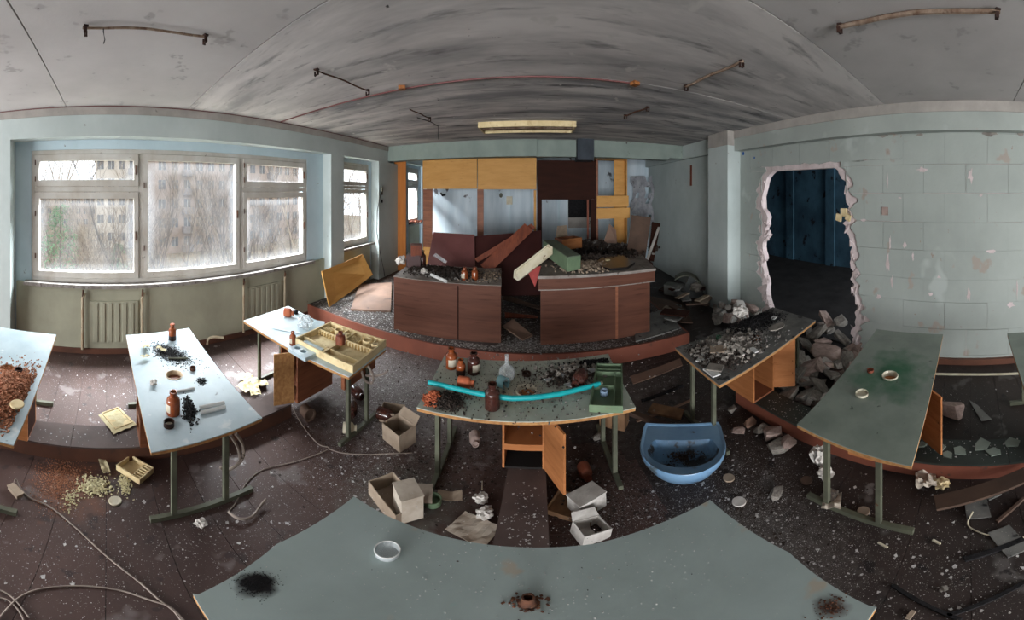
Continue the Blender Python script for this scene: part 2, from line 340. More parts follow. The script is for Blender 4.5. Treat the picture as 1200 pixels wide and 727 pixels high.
# floor: boards running across the room
fl = sroot('floor'); MB().box((-4.4, Y0, -.12), (4.2, YB+.1, -.025)).build('floor_slab', M['slab'], fl)
me_cache = {}
y = Y0; k = 0
while y < 3.82:
    wd = .30 + rnd.uniform(-.03, .03)
    cut = rnd.uniform(.2, .9)
    for a, b_, mm in ((-4.35, cut-.0015, M['board']), (cut+.0015, 3.98, M['board2'])):
        MB().box((a, y+.0015, -.025), (b_, y+wd-.0015, rnd.uniform(-.002, .0))).build('floorboard', mm, fl)
    y += wd; k += 1
for k in range(12):
    y0 = 3.82 + k*.47
    MB().box((2.36, y0+.002, -.025), (3.98, y0+.468, rnd.uniform(-.003, 0))).build('floorboard', M['board2'], fl)
# podium
pod = sroot('podium')
struct(pod); 
MB().box((-4.24, 3.83, 0), (2.3, YB, .175)).build('podium_body', M['slab'], pod)
MB().box((-4.24, 3.80, 0), (2.3, 3.83, .19)).build('riser', M['duct_red'], pod, 'red-brown painted riser board')
MB().box((2.3, 3.80, 0), (2.33, YB, .19)).build('side_board', M['duct_red'], pod)
for k in range(9):
    MB().box((-4.24+k*.727+.002, 3.83, .175), (-4.24+(k+1)*.727-.002, YB, .19-rnd.uniform(0, .002))).build('podium_board', M['pod_top'], pod)
# service ducts that carry the desks
for nm, x0, x1, ya, yb, top in (('duct', -2.52, -2.24, Y0, 1.78, 'duct_top'), ('duct', -.22, .05, Y0, 2.02, 'duct_top'), ('duct', 2.05, 2.33, Y0, 2.35, 'lino')):
    r = sroot(nm)
    yy = ya
    side = 'duct' if x0 < 2 else 'duct_red'
    MB().box((x0, ya, 0), (x0+.018, yb, .125)).build('side_board', M[side], r); MB().box((x1-.018, ya, 0), (x1, yb, .125)).build('side_board', M[side], r)
    MB().box((x0+.018, yb-.018, 0), (x1-.018, yb, .125)).build('end_board', M[side], r)
    while yy < yb:
        y2 = min(yb, yy+1.2); MB().box((x0-.004, yy+.002, .125), (x1+.004, y2-.002, .142)).build('lid_board', M[top], r); yy = y2
# ceiling of precast panels
ce = sroot('ceiling'); MB().box((-4.4, Y0, ZC+.02), (4.2, YB+.1, ZC+.14)).build('ceiling_slab', M['slab'], ce)
for a, b_, mm in ((Y0, -4.3, 'ceil'), (-4.3, -2.45, 'ceil'), (-2.45, -.6, 'ceil'), (-.6, 1.22, 'ceil'), (1.22, 2.95, 'ceil_stain'), (2.95, 4.7, 'ceil_mould'), (4.7, 6.66, 'ceil_mould'), (6.66, YB, 'ceil')):
    MB().box((-4.35, a+.006, ZC), (4.1, b_-.006, ZC+.02)).build('ceiling_panel', M[mm], ce)
# window wall
wl = sroot('wall_left')
T = .30
def wallbox(lo, hi, m, parent, name): return MB().box(lo, hi).build(name, M[m], parent)
YW = [(-1.21, 3.84, .86, 2.38), (4.86, 6.05, .92, 2.42), (8.15, 9.2, 1.1, 2.5), (-7.2, -2.3, .86, 2.38)]
# outer skin with openings
ys = sorted([Y0-.1, YB+.1] + [q for w_ in YW for q in w_[:2]])
for i in range(len(ys)-1):
    a, b_ = ys[i], ys[i+1]; op = [w_ for w_ in YW if abs(w_[0]-a) < 1e-6]
    if op:
        z0, z1 = op[0][2], op[0][3]
        wallbox((XG-.22, a, 0), (XP, b_, z0-.02), 'parapet', wl, 'parapet'); wallbox((XG-.22, a, z1), (XG+.03, b_, ZC+.1), 'jamb', wl, 'window_head')
    else:
        wallbox((XG-.22, a, 0), (XG+.03, b_, ZC+.1), 'jamb', wl, 'wall_panel')
        
wallbox((XG, -1.45, 0), (XP, -1.21, .84), 'parapet', wl, 'parapet'); wallbox((XG, 3.84, 0), (XP, 4.31, .84), 'parapet', wl, 'parapet')
# piers and lintel beam, proud of the window niche
wallbox((XG, -2.1, 0), (XF, -1.485, 2.49), 'wall', wl, 'pier')
wallbox((XG, 4.31, 0), (XF, 4.73, 2.49), 'wall', wl, 'pier')
wallbox((XG, 6.17, 0), (XF, 7.9, 2.49), 'wall', wl, 'pier')
wallbox((XG, -7.6, 0), (XF, -7.3, 2.49), 'wall', wl, 'pier')
wallbox((XG, Y0-.1, 2.49), (XF, 6.66, 2.725), 'wall', wl, 'lintel_beam'); wallbox((XG, Y0-.1, 2.725), (XF+.015, 6.66, ZC), 'cornice', wl, 'cornice')
wallbox((XG, 6.66, 2.58), (XF-.1, YB, ZC), 'wall', wl, 'lintel_beam')
b = MB().tube([(XF+.018, -7, 2.815), (XF+.018, 6.6, 2.815)], .006, 5).build('red_wire', M['maroon'], wl, 'thin red wire along the ceiling edge')
wallbox((XP-.01, Y0, 0), (XP+.02, 3.8, .07), 'duct', wl, 'skirting')
# windows
def window(num, y0, y1, z0, z1, muls, transoms, thick=.05):
    """muls: y positions of mullions; transoms: list per bay of z or None"""
    r = sroot('window_%d' % num, (XG, (y0+y1)/2, z0)); X0, X1 = XG-.07, XG+.02
    def fb(lo, hi, name='frame_bar', m='frame'): return MB().box(lo, hi).build(name, M[m], r, bevel=.004)
    fb((X0, y0, z1-.05), (X1, y1, z1)); fb((X0, y0, z0), (X1, y1, z0+.05)); fb((X0, y0, z0+.05), (X1, y0+.05, z1-.05)); fb((X0, y1-.05, z0+.05), (X1, y1, z1-.05))
    edges = [y0+.05] + [q for m_ in muls for q in (m_-.035, m_+.035)] + [y1-.05]
    for m_ in muls: fb((X0, m_-.035, z0+.05), (X1, m_+.035, z1-.05), 'mullion')
    for i in range(len(muls)+1):
        a, b_ = edges[2*i], edges[2*i+1]; tr = transoms[i]
        spans = [(z0+.05, z1-.05)] if tr is None else [(z0+.05, tr-.03), (tr+.03, z1-.05)]
        if tr is not None: fb((X0, a, tr-.03), (X1, b_, tr+.03), 'transom')
        for (za, zb) in spans:
            f = MB(); s_ = .075; g = .004; XA, XB = X0+.015, X1+.018
            f.box((XA, a+g, za+g), (XB, b_-g, za+s_)); f.box((XA, a+g, zb-s_), (XB, b_-g, zb-g))
            f.box((XA, a+g, za+s_), (XB, a+s_, zb-s_)); f.box((XA, b_-s_, za+s_), (XB, b_-g, zb-s_))
            sash = f.build('sash', M['frame'], r)
            MB().box((XA+.03, a+s_-.01, za+s_-.01), (XA+.034, b_-s_+.01, zb-s_+.01)).build('glass_pane', M['glass'], sash)
            for zz in (za+.25*(zb-za), za+.75*(zb-za)):
                MB().box((XB, a+g+.006, zz-.03), (XB+.012, a+g+.02, zz+.03)).build('hinge', M['rust'], sash)
            MB().box((XB, b_-g-.05, (za+zb)/2-.05), (XB+.02, b_-g-.035, (za+zb)/2+.05)).build('latch', M['rust'], sash)
    sl = MB().box((XG-.05, y0-.1, z0-.04), (XP+.07, y1+.12, z0)).build('window_sill', M['sill'], r)
    return r
window(1, -1.21, 3.84, .86, 2.38, [.535, 2.29], [1.93, None, 1.93])
window(2, 4.86, 6.05, .92, 2.42, [], [1.98])
window(3, 8.15, 9.2, 1.1, 2.5, [], [2.1])
window(4, -7.2, -2.3, .86, 2.38, [-5.6, -3.9], [1.93, None, 1.93])
# right wall: masonry core with the broken hole, then painted blocks proud of it
wr = sroot('wall_right')
pl = [(905,200),(897,212),(893,240),(899,255),(896,268),(900,276),(893,285),(895,300),(893,312),(898,330),(898,345),(903,365),(899,392)]
prr = [(977,198),(984,206),(991,216),(991,238),(993,250),(987,262),(990,271),(995,285),(996,300),(996,312),(999,322),(997,340),(1002,352),(1004,362),(1001,378),(996,392),(1000,404),(1003,418)]
inL = [tuple(on_x(a, b_, XR)[1:]) for a, b_ in pl]; inR = [tuple(on_x(a, b_, XR)[1:]) for a, b_ in prr]
ZT = 2.185
inL = [(y_, max(z_, 0)) for y_, z_ in inL]; inR = [(y_, max(z_, 0)) for y_, z_ in inR]
inL[0] = (inL[0][0], ZT); inR[0] = (inR[0][0], ZT); inL[-1] = (inL[-1][0], 0); inR[-1] = (inR[-1][0], 0)
X1c = XR+.14
def fill(pts, nsub, amp, rr):
    out = []
    for i in range(len(pts)-1):
        for k in range(nsub):
            t = k/nsub; y_ = pts[i][0]*(1-t)+pts[i+1][0]*t; z_ = pts[i][1]*(1-t)+pts[i+1][1]*t
            out.append((y_ + (rr.uniform(-amp, amp) if k else 0), z_))
    out.append(pts[-1]); return out
inL = fill(inL, 3, .045, rnd); inR = fill(inR, 3, .045, rnd)
core = MB()
core.prism([(4.45, 0), (4.45, ZT)] + inL, XR+.02, X1c, axis='x')
core.prism([(Y0, ZT), (Y0, 0)] + inR[::-1], XR+.02, X1c, axis='x')
core.prism([(Y0, ZT), (4.45, ZT), (4.45, ZC), (Y0, ZC)], XR+.02, X1c, axis='x')
core.build('masonry_core', M['core'], wr, 'pinkish broken gypsum block core')
for edge_, sg in ((inL, 1), (inR, -1)):
    for k in range(26):
        y_, z_ = edge_[rnd.randrange(1, len(edge_)-1)]; s_ = rnd.uniform(.05, .13)
        pts = [Vector((XR+rnd.uniform(-.012, .13), y_+sg*(s_*rnd.uniform(-.25, 1.2)), min(ZT+.03, max(.01, z_+s_*rnd.uniform(-.8, .8))))) for _ in range(10)]
        MB().hull(pts).build('broken_chunk', M['core'], wr)
# outer limit of the surviving paint around the hole
def interp(pts, z, side):
    P_ = sorted(pts, key=lambda p: p[1])
    if z <= P_[0][1]: return P_[0][0]
    for i in range(len(P_)-1):
        if P_[i][1] <= z <= P_[i+1][1]:
            d = P_[i+1][1]-P_[i][1]; t = 0 if d < 1e-6 else (z-P_[i][1])/d
            return P_[i][0]*(1-t)+P_[i+1][0]*t
    return P_[-1][0]
def bL(z): return interp(inL, min(z, ZT), 1) + .16 + .13*noise.noise(Vector((0, z*4, 3))) + .08*noise.noise(Vector((0, z*14, 1))) + .05*math.floor(2*noise.noise(Vector((3, z*9, 1)))+.5)
def bR(z): return interp(inR, min(z, ZT), 0) - .13 - .12*noise.noise(Vector((0, z*4, 9))) - .08*noise.noise(Vector((0, z*13, 5))) - .05*math.floor(2*noise.noise(Vector((5, z*8, 1)))+.5)
rows = [0, .10, .41, .72, .97, 1.28, 1.58, 1.885, 2.19, 2.51]
ZP = 2.25
for ri in range(len(rows)-1):
    z0, z1 = rows[ri], rows[ri+1]; L_ = .62; off = 0.0 if ri % 2 else .31
    ny = int((4.4-Y0)/L_)+2
    for bi in range(ny):
        a = 4.4 - off - bi*L_ + (off if bi == 0 else 0) ; a = 4.4 if bi == 0 else 4.4-(bi-1)*L_-(L_-off)
        b2 = 4.4-(bi)*L_-(L_-off) if bi else 4.4-(L_-off)
        lo_, hi_ = b2, a
        if lo_ < -3.6: break
        g = .0006 if rnd.random() < .7 else .003
        y0_, y1_ = lo_+g, hi_-g; za, zb = z0+g, z1-g
        x0_ = XR + rnd.uniform(0, .0015)
        N = 12; zs = [za+(zb-za)*i/N for i in range(N+1)]
        segs = []
        if za >= ZP or y0_ > 3.99 or y1_ < 1.55: segs.append([(y0_, za), (y1_, za), (y1_, zb), (y0_, zb)])
        else:
            # piece on the far (left) side of the hole, piece on the near side, and anything above it
            zt = [z for z in zs if z < ZP]
            if zb > ZP: zt.append(ZP)
            Lp = [max(y0_, min(y1_, bL(z))) for z in zt]; Rp = [min(y1_, max(y0_, bR(z))) for z in zt]
            if max(y1_-q for q in Lp) > .01: segs.append([(min(q, y1_-.002), z) for q, z in zip(Lp, zt)] + [(y1_, zt[-1]), (y1_, zt[0])])
            if max(q-y0_ for q in Rp) > .01: segs.append([(y0_, zt[0])] + [(max(q, y0_+.002), z) for q, z in zip(Rp, zt)] + [(y0_, zt[-1])])
            if zb > ZP+.01:
                zig = [(y0_+(y1_-y0_)*i/6, ZP+.03*noise.noise(Vector((ri, (y0_+(y1_-y0_)*i/6)*6, 0)))) for i in range(7)]
                segs.append(zig + [(y1_, zb), (y0_, zb)])
        for sgm in segs:
            MB().prism(sgm, x0_, XR+.02, axis='x').build('block', M['wall_green'], wr)
MB().box((XR, Y0, 0), (XR+.02, -3.6, ZC)).build('wall_panel', M['wall_green'], wr)
MB().box((XR, Y0, 2.51), (XR+.02, 4.4, ZC)).build('wall_panel', M['wall_green'], wr)
MB().box((3.80, Y0, 2.52), (XR, 4.4, 2.71)).build('beam', M['wall_green'], wr); MB().box((3.785, Y0, 2.71), (XR, 4.4, ZC)).build('cornice', M['cornice'], wr)
MB().box((3.62, 4.4, 0), (XR+.14, 5.1, 2.6)).build('pier', M['wall'], wr); MB().box((3.62, 4.4, 2.6), (XR+.14, 5.1, ZC)).build('cornice', M['cornice'], wr)
MB().box((XR, 5.1, 0), (XR+.14, YB+.1, ZC)).build('wall_panel', M['wall'], wr)
MB().box((3.85, 5.1, 2.55), (XR, YB, ZC)).build('beam', M['wall'], wr)
# torn patches where render has fallen off under the beam
for (px, py, rx_, rz_) in ((990,160,.10,.02),(1035,158,.09,.03),(1160,156,.11,.035),(1196,157,.05,.02),(1078,158,.05,.014)):
    c = on_x(px, py, 3.965); m = MB(); n_ = 14
    pts = [(c.y+rx_*rnd.uniform(.7,1.2)*math.cos(2*PI*i/n_), min(2.519, c.z+rz_*rnd.uniform(.6,1.3)*math.sin(2*PI*i/n_))) for i in range(n_)]
    m.prism(pts, 3.962, 3.972, axis='x').build('torn_patch', M['stone'], wr)
for k, (px, py, sy, sz) in enumerate(((1040,213,.012,.10),(1137,205,.05,.10),(1080,199,.09,.03),(1040,310,.03,.14),(1043,283,.02,.08),(1135,345,.03,.08),(1185,358,.08,.04),(1060,287,.04,.04),(1055,232,.03,.012),(1150,229,.03,.02),(1030,348,.05,.03),(1160,295,.10,.02),(1012,258,.05,.02),(1192,340,.012,.12),(1070,300,.02,.05),(1045,330,.02,.10),(1090,345,.04,.02),(1100,325,.03,.02))):
    c = on_x(px, py, XR); n_ = 12
    pts = [(c.y+sy*rnd.uniform(.3,1.2)*math.cos(2*PI*i/n_), c.z+sz*rnd.uniform(.3,1.2)*math.sin(2*PI*i/n_)) for i in range(n_)]
    MB().prism(pts, XR-.0015, XR+.004, axis='x').build('bare_patch', M['core'], wr)
MB().box((XR-.05, Y0, 0), (XR, 1.3, .07)).build('skirting', M['duct'], wr)
for px, py, s_ in ((871,180,.028),(884,185,.018)):
    c = on_x(px, py, XR-.002); MB().lathe([(s_, 0), (s_, .002)], 12, Matrix.Translation(c) @ Matrix.Rotation(PI/2, 4, 'Y')).build('paint_dot', M['bluedot'], wr, 'small blue paint dot')
# back: beam, duct, end wall
wb = sroot('wall_back')
MB().box((-4.25, YB, 0), (4.1, YB+.12, ZC)).build('wall_panel', M['backwall'], wb)
MB().box((XF, 6.66, 2.52), (-.03, 6.95, ZC)).build('beam', M['beam'], wb); MB().box((-.03, 6.72, 2.52), (.93, 6.95, ZC)).build('beam', M['beam'], wb)
MB().box((1.33, 6.66, 2.52), (3.43, 6.95, ZC)).build('beam', M['beam'], wb)
MB().box((.93, 6.50, 2.45), (1.33, 6.95, ZC)).build('vent_duct', mat('dark_blue_grey_duct', S(66,72,80), S(48,54,60), 4), wb, 'dark blue-grey vertical duct')
MB().box((3.43, 6.66, 2.56), (XR, 6.8, ZC)).build('beam', M['beam'], wb)
for px in (622, 655, 683, 597):
    a = on_y(px, 230, YB-.03); MB().box((a.x-.03, YB-.03, .2), (a.x+.03, YB, 2.5)).build('pilaster', M['jamb'], wb)
# rear wall behind the lens and the neighbouring room seen through the hole
wq = sroot('wall_rear'); MB().box((-4.25, Y0-.12, 0), (4.1, Y0, ZC)).build('wall_panel', M['wall'], wq)
nr = sroot('wall_neighbour')
MB().box((8.6, -4, 0), (8.7, 13.9, ZC)).build('wall_panel', M['bluewall'], nr)
MB().box((4.11, 14, 0), (8.7, 14.1, ZC)).build('wall_panel', M['bluewall'], nr)
MB().box((4.11, -4.1, 0), (8.7, -4, 1.0)).build('parapet', M['bluewall'], nr); MB().box((4.11, -4.1, 2.5), (8.7, -4, ZC)).build('lintel_beam', M['bluewall'], nr)
for x in (4.11, 8.4): MB().box((x, -4.1, 1.0), (x+.3, -4, 2.5)).build('pier', M['bluewall'], nr)
for yy in (3.2, 4.6, 6.4): MB().box((8.52, yy, 0), (8.6, yy+.35, ZC)).build('pilaster', M['bluewall'], nr)
nf = sroot('floor_neighbour'); MB().box((4.13, -4, -.12), (8.7, 14, -.002)).build('floor_slab', M['darkfloor'], nf)
nc = sroot('ceiling_neighbour'); MB().box((4.2, -4, ZC), (8.7, 14.1, ZC+.12)).build('ceiling_slab', M['ceil'], nc)
MB().box((XR+.14, 4.45, 0), (XR+.2, 13.95, ZC)).build('wall_panel', M['bluewall'], nr)
portal('window_portal', (6.4, -4.05, 1.75), (PI/2, 0, 0), 3.9, 1.4)
# ================================================================ OUTSIDE THE WINDOWS
GZ = -7.5
gm = mat('winter_undergrowth', S(126,112,92), S(94,88,70), .35, rough=1, spots=[(S(130,116,92), 1.2, .6)])
g = MB(); g.box((-160, -90, GZ-.3), (-4.8, 120, GZ)); struct(g.build('ground', gm))
M['facade1'] = mat('pale_panel_facade', S(196,186,172), S(180,170,156), .3, rough=.9)
M['facade2'] = mat('weathered_brick_facade', S(160,144,132), S(142,128,118), .3, rough=.9)
M['dkwin'] = mat('dark_window_glass', S(104,104,104), S(84,84,86), 1, rough=.6)
M['balc'] = mat('balcony_panel', S(134,128,126), S(112,106,104), 1, rough=.9)
M['redtrim'] = mat('red_tile_band', S(150,74,62), S(120,60,52), 1)
def building(name, label, c, w_, dp, ztop, rz, fac, floors, cols, fh=2.9, balc=()):
    t = thing(name, label, 'building', (c[0], c[1], GZ)); 
    t.rotation_euler.z = rz
    t['_w'] = (0, 0, 0)
    MB().box((-dp, -w_/2, 0), (0, w_/2, ztop-GZ)).build('facade', M[fac], t)
    MB().box((-dp-.2, -w_/2-.2, ztop-GZ), (.2, w_/2+.2, ztop-GZ+.5)).build('roof_edge', M['ext'], t)
    cw = w_/cols; H_ = ztop-GZ
    wm = bm_ = None
    for f in range(floors):
        zc = H_ - .9 - f*fh
        for k in range(cols):
            yc = -w_/2+(k+.5)*cw
            if wm is None:
                wm = MB().box((0, -.75, -1.4), (.05, .75, 0)).build('window', M['dkwin'], t)
                wm.location = (0, yc, zc)
                MB().box((.05, -.04, -1.4), (.08, .04, 0)).build('window_bar', M['frame'], wm)
            else:
                copy_tree(wm, t).location = (0, yc, zc)
            if k in balc:
                bb = MB().box((.05, yc-cw*.42, zc-2.3), (1.1, yc+cw*.42, zc-1.3)).build('balcony', M['balc'], t)
    return t
building('apartment_block', 'pale apartment block behind the left window panes with dark balconies at its right edge', (-64, 2.3, 0), 10, 12, 17, 0, 'facade1', 8, 4, 3.0, (3,))
building('apartment_block', 'weathered brown apartment block behind the middle pane', (-58, 30, 0), 40, 12, 7.5, .08, 'facade2', 5, 14, 2.9, (2, 6, 10))
building('apartment_block', 'distant low grey block beyond the trees at the left window edge', (-105, -18, 0), 34, 12, 4, 0, 'facade2', 4, 12, 2.9)
# bare trees: five branch patterns, copied
bark = mat('winter_bark', S(106,92,78), S(84,72,62), 6, rough=1); bark2 = mat('pale_bark', S(150,134,114), S(122,108,92), 6, rough=1)
def tree_mb(seed, h):
    r = random.Random(seed); m = MB()
    def grow(p, d, L_, rad, depth):
        n = 3; pts = [p]; q = Vector(p); dd = Vector(d)
        for i in range(n):
            dd = (dd + Vector((r.uniform(-.16,.16), r.uniform(-.16,.16), r.uniform(-.02,.14)))).normalized(); q = q + dd*L_/n; pts.append(q.copy())
        m.tube(pts, rad, 3 if depth < 3 else 4, rad*.55)
        if depth == 0: return
        for k in range(4 if depth > 1 else 5):
            t = r.uniform(.3, 1.0); i = min(n-1, int(t*n)); b0 = pts[i].lerp(pts[i+1], t*n-i if t*n-i <= 1 else 1)
            a = r.uniform(0, 2*PI); sp = r.uniform(.35, .85)
            nd = (dd + sp*Vector((math.cos(a), math.sin(a), r.uniform(0,.35)))).normalized()
            grow(b0, nd, L_*r.uniform(.5,.72), rad*.5, depth-1)
    grow(Vector((0,0,0)), Vector((0,0,1)), h*.5, h*.010, 4)
    return m
protos = []
rt = random.Random(11)
for s_ in range(5):
    root = thing('bare_tree', 'leafless grey-brown tree standing outside the windows', 'tree', (0,0,0), 'bare trees outside')
    tree_mb(s_*7+3, 9+s_).build('branches', bark if s_ % 2 else bark2, root); protos.append(root)
cnt = 0
for i in range(46):
    a = math.radians(rt.uniform(-112, -24)); d = rt.uniform(13, 44)
    o = protos[i] if i < 5 else copy_tree(protos[i % 5])
    o.location = (d*math.sin(a)-3, d*math.cos(a), GZ); o.rotation_euler.z = rt.uniform(0, 6.28)
    s_ = rt.uniform(.75, 1.35); o.scale = (s_, s_, s_*rt.uniform(.9, 1.1))
def conifer(loc, h, seed, label):
    r = random.Random(seed); t = thing('pine_tree', label, 'tree', loc); t['_w'] = (0,0,0)
    MB().tube([(0,0,0), (.1,0,h*.5), (0,.05,h)], .10, 6, .03).build('trunk', bark, t)
    m = MB()
    for k in range(2600):
        z = h*(.35+.63*r.random()**.8); R_ = (1-(z/h-.35)/.7)*h*.26+.25; a = r.uniform(0,2*PI); q = R_*math.sqrt(r.random())
        blob = noise.noise(Vector((math.cos(a)*q, math.sin(a)*q, z*1.2)))
        if blob < -.12: continue
        c = Vector((q*math.cos(a), q*math.sin(a), z)); s_ = r.uniform(.10,.22)
        u = Vector((r.uniform(-1,1), r.uniform(-1,1), r.uniform(-.4,.8)))*s_; v = Vector((r.uniform(-1,1), r.uniform(-1,1), r.uniform(-.5,.5)))*s_*.5
        m.add([c-u, c+v, c+u], [(0,1,2)])
    o = m.build('foliage', mat('pine_needles', S(104,136,92), S(76,106,70), 3, rough=.9), t)
    o['kind'] = 'stuff'
def far(px, d, z=GZ):
    a = (px-CX)/RX; return (d*math.sin(a), d*math.cos(a), z)
conifer(far(70, 17), 9.0, 1, 'green pine tree seen through the lower left window pane')
conifer(far(138, 24), 6.2, 4, 'small green pine tree seen low through the left pane beside the pale block')
m = MB(); r = random.Random(8)
for k in range(15000):
    a = math.radians(r.uniform(-114, -22)); d = 11+34*r.random()**.8; h = r.uniform(.8, 3.2)
    p = Vector((d*math.sin(a), d*math.cos(a), GZ)); q = p + Vector((r.uniform(-.7,.7), r.uniform(-.7,.7), h)); s_ = .022
    m.add([p, p+Vector((s_,s_,0)), q], [(0,1,2)]); m.add([p.lerp(q,.5), p.lerp(q,.5)+Vector((0,0,s_)), p.lerp(q,.6)+Vector((r.uniform(-.6,.6), r.uniform(-.6,.6), .5))], [(0,1,2)])
tag(m.build('undergrowth', mat('dry_twigs', S(150,130,102), S(118,106,80), .5, rough=1)), 'tangle of dry brown brushwood below the trees outside', 'brushwood', kind='stuff')
# ================================================================ RADIATORS
def radiator(px0, px1, label):
    y0 = on_x(px0, 380, XP).y; y1 = on_x(px1, 380, XP).y
    t = thing('radiator', label, 'radiator', (XP, (y0+y1)/2, .12))
    MB().box((XP, y0+.1, .14), (XP+.02, y1-.06, .66)).build('back_panel', M['parapet'], t)
    n = 6
    for k in range(n):
        yy = y0+.2+(y1-y0-.36)*k/(n-1)
        MB().box((XP+.02, yy-.03, .16), (XP+.030, yy+.035, .64)).build('fin', M['parapet'], t, bevel=.008)
    for yy in (y0, y1):
        MB().tube([(XP+.05, yy, .07), (XP+.05, yy, .70), (XP+.03, yy+.03, .76)], .022, 8).build('pipe', M['pipe'], t, 'tan painted riser pipe with a rusty tip')
        MB().tube([(XP+.05, yy, .70), (XP+.045, yy+.01, .80)], .014, 6).build('valve', M['rust'], t)
    return t
radiator(97, 166, 'wall-coloured flat radiator between two pipes below the left part of the large window')
radiator(284, 332, 'wall-coloured flat radiator below the right end of the large window')
# ================================================================ DESKS
def ring(c, r, n=28, rr=None):
    return [(c[0]+r*math.cos(2*PI*i/n), c[1]+(rr or r)*math.sin(2*PI*i/n)) for i in range(n)]
TOP = .67
def desk(label, corners, mtop, holes=(), sgn=1, legs='xy', legm='steel', near_first=True, edge='edge'):
    """corners: far-left, far-right, near-right, near-left seen along the desk; legs frames at both short ends"""
    A, B, Cc, D = [Vector((*p, 0)) for p in corners]
    c = (A+B+Cc+D)/4
    t = thing('laboratory_desk', label, 'desk', (c.x, c.y, 0), 'laboratory desks')
    hs = [ring(h[:2], h[2]) for h in holes]
    out = [(p.x, p.y) for p in (D, Cc, B, A)]
    MB().prism(out, TOP-.006, TOP, hs).build('tabletop', M[mtop], t)
    sh = [(c.x+(p[0]-c.x)*.997, c.y+(p[1]-c.y)*.997) for p in out]
    MB().prism(sh, TOP-.026, TOP-.0065, hs).build('chipboard_core', M[edge], t, 'bare chipboard edge')
    def q(u, v): return A.lerp(B, v).lerp(D.lerp(Cc, v), u)      # u along length (0 far), v across
    for u in (.07, .93):
        a = q(u, .22); b_ = q(u, .70); s_ = .018
        for e in (a, b_): MB().box((e.x-s_, e.y-s_, .035), (e.x+s_, e.y+s_, TOP-.027)).build('leg', M[legm], t, bevel=.003)
        f0 = q(u, .02); f1 = q(u, .98)
        MB().bar((f0.x, f0.y, .019), (f1.x, f1.y, .019), .036).build('foot_bar', M[legm], t)
        MB().bar((a.x, a.y, TOP-.045), (b_.x, b_.y, TOP-.045), .03).build('top_rail', M[legm], t)
    return t, q
def cabinet(t, x0, x1, y0, y1, z0=.142, z1=TOP-.027, open_='-y', m='wood', shelf=True, door=None, inner='wood_brown', dm='wood'):
    th = .016; c = []
    cb = MB().box((x0, y0, z0), (x0+th, y1, z1)).build('cabinet', M[m], t)      # left cheek carries the rest as its sub-parts
    def sub(lo, hi, nm, mm=None): return MB().box(lo, hi).build(nm, M[mm or m], cb)
    sub((x1-th, y0, z0), (x1, y1, z1), 'side_panel'); sub((x0+th, y0, z0), (x1-th, y1, z0+th), 'bottom_panel', inner); sub((x0+th, y0, z1-th), (x1-th, y1, z1), 'top_panel')
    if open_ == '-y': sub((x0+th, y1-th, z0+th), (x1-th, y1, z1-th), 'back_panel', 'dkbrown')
    else: sub((x0+th, y0, z0+th), (x1-th, y0+th, z1-th), 'back_panel')
    if shelf: sub((x0+th, y0, z0+.16), (x1-th, y1-th, z0+.16+.05), 'shelf')
    if door:
        h, e = door; h = Vector((*h, 0)); e = Vector((*e, 0)); d = (e-h); n_ = Vector((-d.y, d.x, 0)).normalized()*.008
        m_ = MB(); P_ = [h-n_, e-n_, e+n_, h+n_]
        m_.add([(p.x, p.y, z0+.02) for p in P_]+[(p.x, p.y, z1-.005) for p in P_], [(3,2,1,0),(4,5,6,7),(0,1,5,4),(1,2,6,5),(2,3,7,6),(3,0,4,7)])
        dr = m_.build('door', M[dm], t, 'plywood door hanging open', bevel=.001)
        k = h.lerp(e, .88); kk = -n_.normalized()
        for s_, zz in ((-1, .42), (-1, .30)):
            MB().box((k.x-.008, k.y-.008, zz), (k.x+.008, k.y+.008, zz+.012)).build('screw', M['rust'], dr)
    return cb
def bowl(name, label, c, r, z=TOP, deep=.09, m='ceramic', lip=.012, proud=.006, inner=None):
    t = thing(name, label, 'basin', (c[0], c[1], z-deep-.01))
    prof = [(r*.45, -deep-.01), (r*.97, -.02), (r*.99, 0.0), (r*1.10, .001), (r*1.13, proud*.6), (r*1.08, proud), (r*1.0, proud), (r*.93, 0), (r*.88, -.03), (r*.60, -deep*.9), (r*.42, -deep), (.012, -deep-.002)]
    o = MB(True).lathe(prof, 32, Matrix.Translation((c[0], c[1], z))).build('ceramic_cup', M[m], t)
    MB(True).lathe([(.013, -deep+.001), (.016, -deep+.005), (.012, -deep+.006)], 12, Matrix.Translation((c[0], c[1], z))).build('drain_ring', M['darkrust'], t)
    return t
def P2(px, py, z=TOP): v = spot(px, py, z); return (v.x, v.y)
# left column
d1, q = desk('pale blue laboratory desk at the far left edge heaped with orange rubble', [(-3.1,-1.33), (-3.11,-.58), (-1.50,-.53), (-1.50,-1.30)], 'lam_blue', [(*P2(8, 432), .075)])
cabinet(d1, -2.5, -2.22, -1.15, -.66, m='wood', door=None)
h2 = P2(204, 440)
d2, q = desk('pale blue laboratory desk with a round drain cup, black residue and two amber bottles', [(-3.14,.22), (-3.18,.98), (-1.56,.99), (-1.51,.245)], 'lam_sooty', [(*h2, .072)])
cabinet(d2, -2.5, -2.22, .27, .86, m='wood_brown')
bowl('drain_cup', 'rust-stained round drain cup sunk in the pale blue desk below the window', h2, .068, m='rustbowl')
d3, q = desk('pale blue laboratory desk carrying a compartmented wooden tray near the window corner', [(-3.11,1.69), (-3.18,2.47), (-1.50,2.42), (-1.50,1.82)], 'lam_blue')
cabinet(d3, -2.50, -2.20, 1.83, 2.36, m='wood_brown', door=((-2.22, 1.80), (-2.30, 1.60)), dm='edge')
MB().box((-1.66, 1.9, .48), (-1.62, 2.4, TOP-.027)).build('apron', M['wood_brown'], d3)
